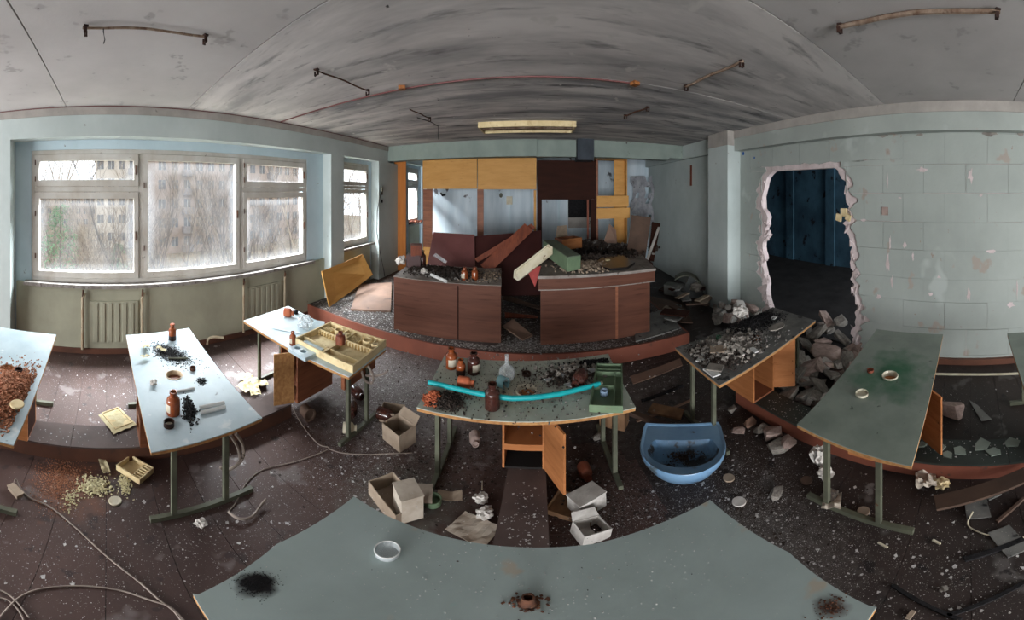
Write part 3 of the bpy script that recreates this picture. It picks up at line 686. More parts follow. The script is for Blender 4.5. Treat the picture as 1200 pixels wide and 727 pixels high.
# middle
h4 = P2(617, 458)
d4, q = desk('dirty green desk in the middle with a turquoise hose, flask and bottles on it', [(-.84,1.77), (-.91,2.56), (.69,2.66), (.68,1.84)], 'lam_dirty', [(*h4, .082)])
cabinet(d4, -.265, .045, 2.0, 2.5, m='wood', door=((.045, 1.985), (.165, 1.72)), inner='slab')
bowl('drain_cup', 'white ceramic drain cup in the dirty green desk in the middle', h4, .078, deep=.10)
# right column
h5 = P2(883, 397)
d5, q = desk('dark debris-covered desk in front of the broken wall opening', [(3.0,2.62), (3.0,1.89), (1.37,1.77), (1.37,2.52)], 'lam_dark', [(*h5, .085)])
cabinet(d5, 2.02, 2.34, 2.03, 2.50, m='wood', door=((2.36, 2.05), (2.53, 1.87)), shelf=False)
bowl('drain_cup', 'rusty brown drain cup in the debris-covered dark desk', h5, .08, m='rust', proud=.004)
h6 = P2(1043, 441)
d6, q = desk('grey-green desk with a green stain and cream drain cup against the block wall', [(3.11,1.10), (3.15,.31), (1.39,.30), (1.44,1.05)], 'lam_stained', [(*h6, .068)], edge='edge')
cabinet(d6, 2.04, 2.32, .44, .98, m='wood', door=((2.31, .42), (2.12, .22)))
MB().box((1.47, .36, .58), (1.5, .70, TOP-.027)).build('apron', M['wood'], d6)
bowl('drain_cup', 'cream oval drain cup in the green-stained desk on the right', h6, .064, m='ceramic', proud=.010)
d7, q = desk('grey desk cut off by the right edge of the view', [(3.16,-.43), (3.16,-1.18), (1.40,-1.18), (1.40,-.43)], 'lam_green')
cabinet(d7, 2.04, 2.32, -1.1, -.6, m='wood_brown')
# near desk (its far edge bows slightly)
t = thing('laboratory_desk', 'large grey-green desk nearest the viewer with a black burn mark and a glass dish', 'desk', (0, .6, 0), 'laboratory desks')
out = [P2(*p) for p in ((232,697),(324,638),(415,582),(450,603),(500,623),(560,637),(623,642),(700,637),(770,615),(832,586),(925,648),(1018,710))]
out += [(.62, .22), (-.68, .22)]
out = out[::-1]
hp = P2(620, 708)
MB().prism(out, TOP-.006, TOP).build('tabletop', M['lam_front'], t)
cx, cy = 0, .6
MB().prism([(p[0]*.998, cy+(p[1]-cy)*.998) for p in out], TOP-.028, TOP-.0065).build('chipboard_core', M['edge'], t, 'bare chipboard edge')
for x in (-.55, .5):
    for yy in (.38, .76): MB().box((x-.018, yy-.018, .035), (x+.018, yy+.018, TOP-.029)).build('leg', M['steel'], t)
    MB().box((x-.02, .28, 0), (x+.02, .88, .036)).build('foot_bar', M['steel'], t)
# ================================================================ TEACHING COUNTERS ON THE PODIUM
PZ = .19
CT = .88
t = thing('teaching_counter', 'walnut-fronted counter left of the gap, its top strewn with black debris and two amber bottles', 'counter', (-1.5, 4.5, PZ), 'teaching counters')
fl_, fr_, br_, bl_ = (-2.30, 3.96), (-.56, 4.08), (-.69, 5.02), (-2.44, 4.86)
def face(a, b_, z0, z1, th, name, m, parent, label=None):
    a = Vector((*a, 0)); b_ = Vector((*b_, 0)); d = (b_-a).normalized(); n_ = Vector((d.y, -d.x, 0))*th
    P_ = [a, b_, b_-n_, a-n_]
    return MB().add([(p.x, p.y, z0) for p in P_]+[(p.x, p.y, z1) for p in P_], [(3,2,1,0),(4,5,6,7),(0,1,5,4),(1,2,6,5),(2,3,7,6),(3,0,4,7)]).build(name, M[m], parent, label, bevel=.002)
def lp(a, b_, t_): return (a[0]+(b_[0]-a[0])*t_, a[1]+(b_[1]-a[1])*t_)
face(fl_, lp(fl_, fr_, .615), PZ, CT-.03, .02, 'front_panel', 'counter', t); face(lp(fl_, fr_, .628), fr_, PZ, CT-.03, .02, 'front_panel', 'counter', t)
face(lp(fl_, fr_, .612), lp(fl_, fr_, .631), PZ, CT-.03, .005, 'joint_strip', 'dkbrown', t)
face(fr_, br_, PZ, CT-.03, .02, 'side_panel', 'counter', t); face(bl_, fl_, PZ, CT-.03, .02, 'side_panel', 'counter', t); face(br_, bl_, PZ, CT-.03, .02, 'back_panel', 'counter', t)
MB().prism([fl_, fr_, br_, bl_], CT-.03, CT-.006).build('top_board', M['counter'], t); MB().prism([(fl_[0]-.005, fl_[1]-.012), (fr_[0]+.008, fr_[1]-.012), (br_[0]+.008, br_[1]), (bl_[0]-.01, bl_[1])], CT-.006, CT).build('worktop', M['counter_top'], t)
CU = 1.02
t = thing('teaching_counter', 'walnut-fronted counter right of the gap with an overhanging top and a green box on it', 'counter', (.9, 4.5, PZ), 'teaching counters')
a_, b2_, c_, d_ = (.03, 4.06), (1.76, 4.10), (1.9, 4.98), (.06, 4.86)
face(a_, lp(a_, b2_, .665), PZ, .86, .02, 'front_panel', 'counter', t); face(lp(a_, b2_, .685), b2_, PZ, .86, .02, 'front_panel', 'counter', t); face(lp(a_, b2_, .662), lp(a_, b2_, .688), PZ, .86, .006, 'joint_strip', 'wood_brown', t)
face(b2_, c_, PZ, .86, .02, 'side_panel', 'counter', t); face(d_, a_, PZ, .86, .02, 'side_panel', 'counter', t); face(c_, d_, PZ, .86, .02, 'back_panel', 'counter', t)
fa, fb_ = (.0, 3.96), (1.80, 3.99)
face(fa, fb_, .87, CU-.03, .02, 'apron', 'counter', t); face(fb_, (1.95, 5.0), .87, CU-.03, .02, 'apron_side', 'wood_brown', t); face((.03, 4.9), fa, .87, CU-.03, .02, 'apron_side', 'counter', t)
MB().prism([fa, fb_, (1.95, 5.0), (.03, 4.9)], .86, .87).build('ledge', M['counter_top'], t)
MB().prism([(-.01, 3.95), (1.81, 3.975), (1.96, 5.0), (.02, 4.9)], CU-.03, CU).build('worktop', M['counter_top'], t)
# ================================================================ CUPBOARD WALL
YC = 7.2
def cx_(px): return on_y(px, 225, YC).x
def cz(px, py): return on_y(px, py, YC).z
t = thing('cupboard_wall', 'tall orange-yellow cupboard front with two overhead doors on open posts', 'cupboard', (-2.4, YC, PZ), 'cupboards')
def cb(px0, py0, px1, py1, name, m, th=.02, yo=0, dpt=None, z0=None):
    x0, x1 = cx_(px0), cx_(px1); zt = cz((px0+px1)/2, py0); zb = cz((px0+px1)/2, py1) if z0 is None else z0
    return MB().box((x0, YC+yo, zb), (x1, YC+yo+(dpt or th), zt)).build(name, M[m], t, bevel=.002)
cb(462, 186, 475.6, 307, 'post', 'orange_post', z0=PZ)
cb(495.4, 182, 559, 221.5, 'overhead_door', 'yellow'); cb(559.8, 181.5, 628.6, 222, 'overhead_door', 'yellow')
x0, x1 = cx_(495.4), cx_(628.6); zt = cz(560, 182)
MB().box((x0, YC+.02, 1.97), (x1, YC+.30, 1.99)).build('shelf', M['yellow'], t); MB().box((x0, YC+.02, zt-.02), (x1, YC+.30, zt)).build('top_board', M['yellow'], t)
cb(495.4, 222, 506.5, 300, 'post', 'wood_brown', yo=.02, z0=PZ); cb(559, 222, 566.5, 300, 'post', 'wood_brown', yo=.02, z0=PZ)
MB().box((x0, YC+.02, PZ), (x0+.02, YC+.3, .85)).build('side_panel', M['yellow'], t)
cb(495.4, 290, 505, 307, 'lower_panel', 'yellow', z0=PZ)
cb(625.5, 223, 628.4, 300, 'post', 'yellow', z0=PZ, yo=.02)
t = thing('cupboard_wall', 'dark brown cupboard section with a blank overhead door right of the yellow doors', 'cupboard', (.75, YC, PZ), 'cupboards')
cb(629.4, 188, 697.6, 234, 'overhead_door', 'dkbrown')
cb(629.4, 234, 635, 300, 'post', 'dkbrown', z0=PZ); cb(688, 234, 690.2, 290, 'post', 'redwood', z0=PZ, yo=.02); cb(692, 234, 698.6, 290, 'post', 'dkbrown', z0=PZ)
x0, x1 = cx_(629.4), cx_(697.6); MB().box((x0, YC+.02, 1.78), (x1, YC+.34, 1.8)).build('shelf', M['dkbrown'], t)
MB().box((x0+.1, YC+.02, PZ), (x1-.1, YC+.34, .80)).build('lower_carcass', M['dkmaroon'], t)
t = thing('shelf_unit', 'open yellow shelf unit with two shallow drawer fronts at the right end of the cupboards', 'cupboard', (1.98, YC, PZ), 'cupboards')
cb(698.6, 184, 735, 187, 'top_board', 'yellow', dpt=.34); cb(722, 187, 735, 290, 'side_panel', 'yellow', z0=.86, dpt=.03, yo=.2)
x1 = cx_(735); MB().box((x1-.02, YC, .86), (x1, YC+.34, cz(735, 186))).build('side_panel', M['yellow'], t)
cb(698.8, 187, 701, 290, 'side_panel', 'wood_brown', z0=.86, dpt=.34)
cb(699, 229.5, 736, 242.5, 'drawer_front', 'yellow', yo=-.06); cb(698.5, 243.5, 737, 256, 'drawer_front', 'yellow', yo=-.09)
MB().box((cx_(700), YC-.06, cz(718, 255)), (cx_(735), YC+.3, cz(718, 253))).build('shelf', M['yellow'], t)
cb(698.8, 289, 736, 296, 'lower_rail', 'yellow', dpt=.34); MB().box((cx_(699), YC, PZ), (cx_(736), YC+.34, .84)).build('lower_carcass', M['dkbrown'], t)
# fluorescent fitting
a = spot(558, 141, ZC); b_ = spot(676, 141, ZC)
t = thing('fluorescent_lamp', 'long yellowed empty fluorescent lamp housing on the ceiling above the counters', 'lamp', ((a.x+b_.x)/2, 5.15, 2.73))
MB().box((a.x, 4.90, 2.745), (b_.x, 4.92, ZC)).build('side_rail', M['tan'], t); MB().box((a.x, 5.42, 2.745), (b_.x, 5.44, ZC)).build('side_rail', M['tan'], t)
MB().box((a.x, 4.92, 2.79), (b_.x, 5.42, ZC)).build('housing', M['rust'], t); MB().box((a.x, 4.92, 2.745), (a.x+.03, 5.42, 2.79)).build('end_cap', M['tan'], t); MB().box((b_.x-.03, 4.92, 2.745), (b_.x, 5.42, 2.79)).build('end_cap', M['tan'], t)
MB().box((a.x+.03, 5.12, 2.755), (b_.x-.03, 5.22, 2.79)).build('middle_rail', M['woodrod'], t)
# ceiling rods with rusty clips
def rod(p, q_, label, m='woodrod', r=.009, clips=(1, 1), drop=.05, wire=None):
    A = spot(*p, 2.795); B = spot(*q_, 2.795)
    t = thing('lamp_rod', label, 'rod', tuple((A+B)/2), 'bare lamp rods on the ceiling')
    mid = [A.lerp(B, k/6) + Vector((0,0,-.004*math.sin(k*1.7))) for k in range(7)]
    MB().tube(mid, r, 6).build('rod', M[m], t)
    for on, E_, s_ in ((clips[0], A, 1), (clips[1], B, -1)):
        if on:
            m_ = MB(); d = (B-A).normalized()*s_
            c0 = E_+d*.02
            m_.cbox(c0+Vector((0,0,.008)), (.05,.035,.010), rz=.3); m_.cbox(c0+Vector((.02,0,-.02)), (.007,.026,.034)); m_.cbox(c0+Vector((-.02,0,-.025)), (.007,.024,.036), rz=.2); m_.cbox(c0+Vector((0,0,-.036)), (.03,.014,.008))
            m_.build('clip', M['darkrust'], t)
    if wire:
        W = A.lerp(B, wire); MB().tube([W, W+Vector((.01,0,-.03)), W+Vector((-.01,.01,-.07)), W+Vector((-.02,0,-.09))], .004, 5).build('wire', M['black_cable'], t)
rod((97,33), (243,44), 'thin curved-looking rusty rod above the big window at the upper left', r=.008, wire=.16)
rod((369,82), (432,107), 'short rusty rod with square clips left of the ceiling centre', 'rust', .007)
rod((480,128), (504,139), 'tiny rusty rod near the back left of the ceiling', 'rust', .007, (0, 1))
rod((981,32), (1172,14), 'thick bleached rod with dark clip at the upper right of the ceiling', r=.016)
rod((803,102), (871,72), 'bleached rusty rod right of the ceiling centre', 'woodrod', .012)
rod((732,136), (760,126), 'small grey rod close to the back right of the ceiling', 'rust', .009)
A = spot(333, 134, 2.81); B = spot(745, 97, 2.81); 
t = thing('ceiling_conduit', 'thin red-brown conduit crossing the stained ceiling from the window side', 'conduit', (-1.5, 2.93, 2.8))
MB().tube([(-4.0, 2.93, 2.812), (-1.6, 2.93, 2.812), (1.1, 2.96, 2.812)], .008, 6).build('pipe', M['maroon'], t)
for px, py in ((471,103), (744,98)):
    c = spot(px, py, 2.80); MB().cbox(c, (.08,.08,.03), rz=.4).build('clamp', mat('orange_rust', S(170,110,60), S(110,66,38), 30), t)
A = spot(489, 138, 2.81); 
tag(MB().tube([A, A+Vector((.10,.35,-.0)), A+Vector((.15,.6,-.02)), A+Vector((.14,.62,-.12)), A+Vector((.15,.62,-.2))], .006, 5).build('hanging_wire', M['black_cable']), 'thin black wire stub hanging from the back left of the ceiling', 'wire')
# wall socket with dangling cable beside the second window
c = on_y(453, 225, 6.60); 
t = thing('switch_box', 'broken black switch box with a dangling cable beside the orange post', 'switch', (c.x, 6.66, c.z))
MB().cbox((XF-.02+.0, 6.3, c.z), (.06,.10,.12)).build('box', M['black'], t); MB().cbox((XF+.03, 6.25, c.z+.06), (.04,.06,.10), rz=.4).build('cover', M['steel'], t)
MB().cbox((XF+.03, 6.28, c.z-.18), (.02,.05,.06)).build('socket', M['black'], t)
pts = [Vector((XF+.03, 6.22, c.z-.02)), Vector((XF+.05, 6.02, c.z-.35)), Vector((XF+.05, 6.0, c.z-.75)), Vector((XF+.05, 6.15, c.z-1.15)), Vector((XF+.08, 6.3, c.z-1.55)), Vector((XF+.1, 6.3, .24))]
MB().tube(pts, .009, 6).build('cable', M['black_cable'], t)
# things on the far wall
t = thing('wall_socket', 'square grey socket plate with a conduit on the pale far wall behind the cupboards', 'socket', tuple(on_y(597, 235, YB-.05)))
c = on_y(597, 235, YB-.03); MB().box((c.x-.1, YB-.06, c.z-.1), (c.x+.1, YB-.001, c.z+.1)).build('plate', M['ivory'], t); c2 = on_y(587, 229, YB)
MB().lathe([(.06,0),(.05,.03)], 14, Matrix.Translation((c2.x, YB-.002, c2.z)) @ Matrix.Rotation(PI/2,4,'X')).build('round_box', M['steel'], t)
for px, py, nm in ((519,229,'valve'),): 
    c = on_y(px, py, YB-.02); t = thing('wall_tap', 'small dark tap stub on the pale far wall at the left', 'tap', (c.x, YB-.02, c.z)); m_ = MB(); m_.tube([(c.x-.08, YB-.002, c.z+.05), (c.x, YB-.08, c.z), (c.x+.12, YB-.1, c.z+.02)], .03, 8); m_.build('tap_body', M['black'], t)
c = on_y(681, 243, YB-.02)
t = thing('black_panel', 'black broken board hanging on the far wall behind the dark cupboard', 'board', (c.x, YB-.05, c.z-.4)); MB().box((c.x-.45, YB-.09, c.z-.38), (c.x+.35, YB-.002, c.z+.45)).build('board', M['black'], t); MB().box((c.x-.46, YB-.11, c.z-.5), (c.x+.36, YB-.095, c.z-.25)).build('torn_sheet', M['cornice'], t)
# torn wallpaper and doorway at the back right corner
c = on_y(757, 225, 9.3)
m_ = MB(); n_ = 10; r = random.Random(3); vs = []
for i in range(n_):
    for j in range(8):
        xx = 3.25 + .68*j/7 + r.uniform(-.03,.03); zz = 1.05+1.25*i/(n_-1)
        vs.append((xx + (.05*math.sin(i*1.3)), 9.2-.35*j/7 + .07*noise.noise(Vector((i*.6, j*.8, 0))), zz))
fs = [(i*8+j, i*8+j+1, (i+1)*8+j+1, (i+1)*8+j) for i in range(n_-1) for j in range(7) if not (r.random() < .07)]
m_.add(vs, fs); o = m_.build('peeling_wallpaper', M['tuff']); o.modifiers.new('s', 'SOLIDIFY').thickness = .006
tag(o, 'pale sheet of peeling wallpaper hanging in the back right corner', 'wallpaper')
tag(MB().box((XR-.02, 6.35, 2.02), (XR-.001, 6.42, 2.42)).build('wall_strip', M['redwood']), 'short red-brown strip on the pale wall under the beam at the right', 'strip')
# ---- leaning boards etc. helper: a board given by its four corners
def quad_board(name, P_, th, m, label, cat, group=None, parent=None):
    P_ = [Vector(p) for p in P_]; n_ = (P_[1]-P_[0]).cross(P_[3]-P_[0]).normalized()*th
    vs = P_ + [p-n_ for p in P_]
    o = MB().add(vs, [(0,1,2,3),(7,6,5,4),(0,4,5,1),(1,5,6,2),(2,6,7,3),(3,7,4,0)]).build(name, M[m], parent)
    return o if parent else tag(o, label, cat, group)
A = spot(386, 360, PZ); B = spot(437, 322, PZ)
quad_board('leaning_board', [A, on_x(437, 322, -3.75), on_x(425, 298, -3.98), on_x(377, 318, -3.98)], .022, 'yellow', 'orange veneered board leaning towards the window pier on the podium', 'board')
quad_board('fallen_board', [spot(411, 362, PZ+.03), spot(458, 364, PZ+.03), spot(459, 331, PZ+.05), spot(421, 333, PZ+.05)], .03, 'ply', 'flat brown board lying on the podium left of the counter', 'board')
# maroon panels in the gap between the counters
quad_board('leaning_sheet', [on_y(500, 312, 5.5), on_y(557, 330, 5.3), on_y(556, 275, 5.9), on_y(508, 272, 5.9)], .02, 'maroon', 'dusty maroon panel leaning behind the left counter', 'panel')
quad_board('leaning_sheet', [on_y(555, 345, 5.15), on_y(636, 345, 5.15), on_y(634, 270, 6.0), on_y(553, 277, 6.0)], .02, 'dkmaroon', 'dark maroon panel leaning in the gap between the counters', 'panel')
quad_board('timber_plank', [on_y(572, 322, 5.0), on_y(563, 311, 5.0), on_y(614, 263, 5.5), on_y(624, 271, 5.5)], .05, 'redwood', 'red-brown plank leaning diagonally across the dark panel', 'plank', 'diagonal planks')
quad_board('timber_plank', [on_y(560, 308, 5.12), on_y(556, 304, 5.12), on_y(622, 263, 5.6), on_y(627, 268, 5.6)], .04, 'redwood', 'narrow split plank just behind the diagonal red-brown plank', 'plank', 'diagonal planks')
quad_board('glass_strip', [on_y(508, 300, 4.95), on_y(511, 297, 4.95), on_y(524, 306, 4.86), on_y(522, 309, 4.86)], .01, 'glassy', 'narrow clouded glass strip leaning on the maroon panel', 'strip')
for k, (p, q_, w__, mm) in enumerate((((588,350),(632,362),.10,'plydark'),((592,372),(630,372),.07,'redwood'),((600,340),(628,348),.06,'plydark'),((589,382),(612,398),.22,'ply'))):
    a = spot(*p, PZ+.06); b_ = spot(*q_, PZ+.03); d = (b_-a).normalized(); n_ = Vector((-d.y, d.x, 0))*w__
    quad_board('broken_board', [a, b_, b_+n_, a+n_+Vector((0,0,.05))], .02, mm, ('dark board lying highest in the gap between the counters','reddish board across the gap between the counters','short dark board against the maroon panel foot','grey-brown board on the floor of the gap beside the left counter')[k], 'board', 'boards in the gap')
# right of the shelf unit: leaning brown boards, strips
quad_board('leaning_board', [on_y(735, 292, 6.3), on_y(756, 304, 6.1), on_y(763, 255, 6.5), on_y(740, 252, 6.6)], .02, 'plydark', 'brown board leaning right of the shelf unit', 'board')
quad_board('leaning_board', [on_y(759, 305, 6.2), on_y(766, 306, 6.1), on_y(774, 262, 6.6), on_y(764, 260, 6.7)], .02, 'dkbrown', 'dark board leaning right beside the brown one', 'board')
quad_board('metal_strip', [on_y(757, 304, 5.9), on_y(760, 305, 5.9), on_y(774, 266, 6.5), on_y(771, 266, 6.5)], .02, 'cornice', 'pale grey strip leaning against the dark board at the back right', 'strip')
quad_board('floor_board', [spot(748, 372, .20), spot(812, 378, .02), spot(800, 355, .03), spot(752, 345, .20)], .02, 'plydark', 'brown board sloping off the podium at its right end', 'board')
quad_board('floor_board', [spot(745, 400, PZ+.02), spot(798, 384, PZ+.02), spot(780, 362, PZ+.02), spot(742, 372, PZ+.02)], .015, 'lam_dark', 'grey board covered with white chips on the podium corner', 'board')
quad_board('floor_strip', [spot(742, 450, .01), spot(800, 428, .01), spot(797, 420, .01), spot(738, 441, .01)], .008, 'ply', 'long grey board on the floor in front of the podium right end', 'board')
# green box, cream tray and pennant on the right counter
t = thing('green_box', 'long green metal box lying askew on the right counter', 'box', (0,0,0))
A = spot(643, 288, CU+.30); B = spot(669, 319, CU+.02)
m_ = MB(); L_ = .85; m_.box((-.12, 0, 0), (.12, L_, .16)); o = m_.build('body', M['green'], t, bevel=.006)
MB().box((-.115, .005, .16), (.115, L_-.005, .166)).build('lid', M['green_top'], t)
place(t, (.53, 4.10, CU+.02), rz=.42, rx=.10)
t = thing('cream_tray', 'stained cream enamel tray balanced over the left edge of the right counter', 'tray', (0,0,0))
MB().prism([(-.28,-.055),(.28,-.055),(.31,0),(.28,.055),(-.28,.055),(-.31,0)], 0, .010).build('tray_base', M['ivory'], t)
MB().prism([(-.28,-.065),(.28,-.065),(.32,0),(.28,.065),(-.28,.065),(-.32,0)], .0101, .03, [[(-.26,-.05),(-.29,0),(-.26,.05),(.26,.05),(.29,0),(.26,-.05)][::-1]]).build('rim', M['ivory'], t)
place(t, (-.07, 3.93, CU+.14), rz=.15, rx=.9, ry=-.50)
m_ = MB(); a = on_y(617, 316, 3.93); b_ = on_y(634, 312, 3.93); c = on_y(627, 337, 3.93)
tag(MB().add([a, b_, c, a+Vector((0,.03,0)), b_+Vector((0,.03,0)), c+Vector((0,.02,0))], [(0,2,1),(3,4,5),(0,1,4,3),(1,2,5,4),(2,0,3,5)]).build('red_pennant', M['redcloth']), 'faded red triangular cloth hanging from the counter corner below the cream tray', 'cloth')
t = thing('record_board', 'black round-fronted board with a pale dial on the right counter', 'board', (1.25, 4.35, CU))
pts = [spot(px, py, CU).xy for px, py in ((700,309),(704,305),(715,302),(728,301),(744,310),(735,316),(715,318),(704,315))]
MB().prism([tuple(p) for p in pts][::-1], CU+.001, CU+.03).build('board', M['vinyl'], t)
c = spot(712, 305, CU+.03); MB().lathe([(.045,0),(.045,.01),(.02,.014)], 16, Matrix.Translation(c)).build('dial', M['yellowpaper'], t)
# orange drawer and clutter behind
t = thing('loose_drawer', 'loose orange drawer standing on the far side of the right counter', 'drawer', (.75, 5.9, .85))
c = on_y(666, 283, 5.9)
for lo, hi in (((-.25,-.16,0),(.25,-.14,.16)), ((-.25,.14,0),(.25,.16,.16)), ((-.25,-.14,0),(-.23,.14,.16)), ((.23,-.14,0),(.25,.14,.16)), ((-.23,-.14,0),(.23,.14,.012))):
    MB().box(lo, hi, Matrix.Translation(Vector((.75, 5.9, .85)))).build('drawer_panel', M['wood_brown'] if lo[1] > -.15 else M['wood'], t)
t.location = (c.x, 5.9, c.z-.10); t.rotation_euler.z = .5
tb = MB(); tb.box((.02, 5.2, .80), (2.3, 6.5, .84)); t = thing('rear_bench', 'cluttered dark bench behind the right counter', 'bench', (1.1, 5.8, PZ)); tb.build('bench_top', M['dkbrown'], t)
for x in (.1, 2.2):
    for yy in (5.3, 6.4): MB().box((x-.03, yy-.03, PZ), (x+.03, yy+.03, .80)).build('leg', M['dkbrown'], t)
quad_board('card_sheet', [on_y(651, 280, 6.3), on_y(666, 281, 6.3), on_y(664, 264, 6.5), on_y(653, 265, 6.5)], .01, 'card', 'small brown card leaning behind the loose drawer', 'card')
quad_board('card_sheet', [on_y(707, 285, 6.4), on_y(723, 285, 6.4), on_y(722, 270, 6.6), on_y(714, 262, 6.6)], .01, 'ply', 'grey board scrap leaning inside the shelf unit', 'card')
# ================================================================ SMALL THINGS
def bottle(label, px, py, z, r, h, m='amber', open_=True, fill=.0, paper=False, rx=0, rz=0, lie=False, group='apothecary bottles', cap=None, wide=.5):
    p = spot(px, py, z); t = thing('bottle', label, 'bottle', (0,0,0), group)
    rn = r*wide
    prof = [(r*.9, 0), (r, h*.03), (r, h*.60), (r*.92, h*.70), (rn*1.05, h*.80), (rn, h*.84), (rn, h*.93), (rn*1.2, h*.935), (rn*1.2, h), (rn*.85, h), (rn*.8, h*.9)]
    MB(True).lathe(prof, 20).build('glass_body', M[m], t)
    if fill: MB(True).lathe([(r*1.004, h*.012), (r*1.006, h*fill), (r*.5, h*fill+.001)], 20).build('residue', M['liquid'], t)
    if paper:
        n_ = 10; vs = [(r*1.012*math.cos(a), r*1.012*math.sin(a), z_) for z_ in (h*.18, h*.52) for a in [(-2.4+1.5*i/n_) for i in range(n_+1)]]
        MB(True).add(vs, [(i, i+1, i+n_+2, i+n_+1) for i in range(n_)]).build('paper_label', M['label'], t)
    if cap: MB(True).lathe([(rn*1.15, h*.93), (rn*1.25, h*1.0), (rn*1.0, h*1.06)], 14).build('stopper', M[cap], t)
    place(t, (p.x, p.y, z + (r if lie else 0)), rz=rz, rx=(PI/2 if lie else rx)); return t
bottle('amber bottle with dark residue at the far end of the pale desk under the window', 202, 398, TOP, .045, .135, fill=.32, cap='bright_orange')
bottle('amber bottle with torn label standing mid-desk beside black flakes', 203, 485, TOP, .048, .15, paper=True, rz=.2)
bottle('small amber bottle on the desk left of the wooden tray', 343, 404, TOP, .036, .115, paper=True)
bottle('orange bottle lying at the far corner of the tray desk', 333, 371, TOP, .045, .13, 'bright_orange', lie=True, rz=2.2)
bottle('tall amber bottle at the back left corner of the middle desk', 529, 431, TOP, .052, .155, paper=True, rz=.6)
bottle('smallest amber bottle between the two taller ones on the middle desk', 540, 439, TOP, .042, .115, fill=.4)
bottle('dark amber bottle with pale label at the back of the middle desk', 555, 437, TOP, .055, .155, 'amber_dark', paper=True, rz=.9)
bottle('dark brown bottle standing at the near edge of the middle desk over the hose', 577, 478, TOP, .055, .165, 'amber_dark')
bottle('orange-labelled bottle lying behind the hose on the middle desk', 537, 454, TOP, .042, .13, 'bright_orange', lie=True, rz=1.6)
bottle('brown bottle lying in the clutter at the right of the middle desk', 682, 448, TOP, .055, .16, 'amber_dark', lie=True, rz=-.5, paper=True)
bottle('amber bottle at the left of the pair on the left counter', 544.5, 328, CT, .055, .15, paper=True, rz=-.4)
bottle('plain amber bottle at the right of the pair on the left counter', 556.5, 328, CT, .055, .15)
bottle('dark red-brown bottle at the back left corner of the left counter', 495, 312, CT, .07, .22, 'amber_dark')
bottle('red-brown bottle standing inside the wooden compartment tray', 399, 403, TOP+.07, .05, .10, 'redwood', wide=.4)
bottle('brown bottle lying on the floor under the tray desk', 415, 463, 0, .06, .17, 'amber_dark', lie=True, rz=1.2)
bottle('brown bottle lying on the floor between the legs of the tray desk', 413, 482, 0, .06, .17, 'amber_dark', lie=True, rz=.6)
bottle('brown bottle lying on the floor beside the carton left of the middle desk', 443, 490, 0, .06, .2, 'amber_dark', lie=True, rz=1.7)
bottle('dirty white bottle lying on the floor in front of the tray desk cabinet', 402, 507, 0, .05, .13, 'ivory', lie=True, rz=2.2)
bottle('brown bottle lying in the dark under the right half of the middle desk', 683, 552, 0, .05, .15, 'redwood', lie=True, rz=.1)
bottle('pale bottle lying on the floor under the left half of the middle desk', 556, 515, 0, .05, .14, 'pinkstone', lie=True, rz=.3)
bottle('tin lying on its side on the floor at the foot of the tray desk cabinet', 356, 486, 0, .06, .13, 'plydark', lie=True, rz=1.4, wide=.95)
# jars, caps, cups
def cup(name, label, cat, px, py, z, r, h, m, group=None, inner=None, rx=0, rz=0, th=.12):
    p = spot(px, py, z); t = thing(name, label, cat, (0,0,0), group)
    MB(True).lathe([(r*.8, 0), (r, h*.1), (r, h), (r*(1-th), h), (r*(1-th)*.96, h*.15), (.002, h*.12)], 22).build('cup_body', M[m], t)
    if inner: MB(True).lathe([(r*(1-th)*.94, h*.3), (.002, h*.33)], 16, cap=False).build('contents', M[inner], t)
    place(t, (p.x, p.y, z), rz, rx); return t
cup('jar_lid', 'small dark screw cap at the near end of the pale desk', 'cap', 198, 500, TOP, .035, .035, 'liquid', inner='label')
cup('rusty_plug', 'small rusty plug right of the drain cup on the pale desk', 'plug', 226, 434, TOP, .026, .025, 'rust')
cup('rusty_plug', 'rusty plug beside the hole on the rubble-covered desk', 'plug', 22, 437, TOP, .035, .03, 'darkrust')
cup('loose_cap', 'dark bottle cap beside the orange bottle on the tray desk', 'cap', 347, 368, TOP, .03, .03, 'black', inner='label')  # a bottle cap lying loose on the desk
cup('rusty_plug', 'dark plug behind the drain cup on the middle desk', 'plug', 617, 440, TOP, .04, .02, 'liquid')
cup('glass_cup', 'fallen dull cyan cup in front of the flask on the middle desk', 'cup', 585, 446, TOP+.03, .042, .08, 'dullcyan', rx=1.5, rz=.9, th=.1)
cup('small_bowl', 'small cream lid lying left of the drain cup on the green-stained desk', 'bowl', 1010, 463, TOP, .05, .018, 'ceramic', inner='ivory')
cup('rusty_plug', 'brown rusty plug above the small cream lid on the green-stained desk', 'plug', 1020, 436, TOP, .03, .02, 'redwood')
cup('tape_roll', 'pale blue roll of tape inside the green divided tray', 'roll', 708, 463, TOP+.012, .03, .035, 'tape', th=.35)
cup('tin_cup', 'dark tin lying on the floor beside the torn carton at the near table', 'tin', 507, 590, .02, .06, .05, 'green')
p = spot(454, 650, TOP)
t = thing('glass_dish', 'small clear glass dish on the nearest table', 'dish', (0,0,0))
MB(True).lathe([(.038,0),(.043,.012),(.043,.03),(.039,.03),(.037,.006),(.002,.005)], 28).build('dish_body', M['glassy'], t); place(t, (p.x, p.y, TOP+.001))
tr_ = MB(True); n_ = 28; tr_.tube([(.042*math.cos(2*PI*i/n_), .042*math.sin(2*PI*i/n_), .031) for i in range(n_+1)], .0025, 6); tr_.build('rim', M['whiteglaze'], t)
p = spot(619, 708, TOP)
t = thing('pipe_stub', 'rusty pipe stub with crumbled rust in the nearest table', 'pipe', (p.x, p.y, TOP))
MB(True).lathe([(.026, 0), (.018, .018), (.017, .05), (.012, .05), (.011, .02)], 18, Matrix.Translation(p)).build('stub', M['rust'], t)
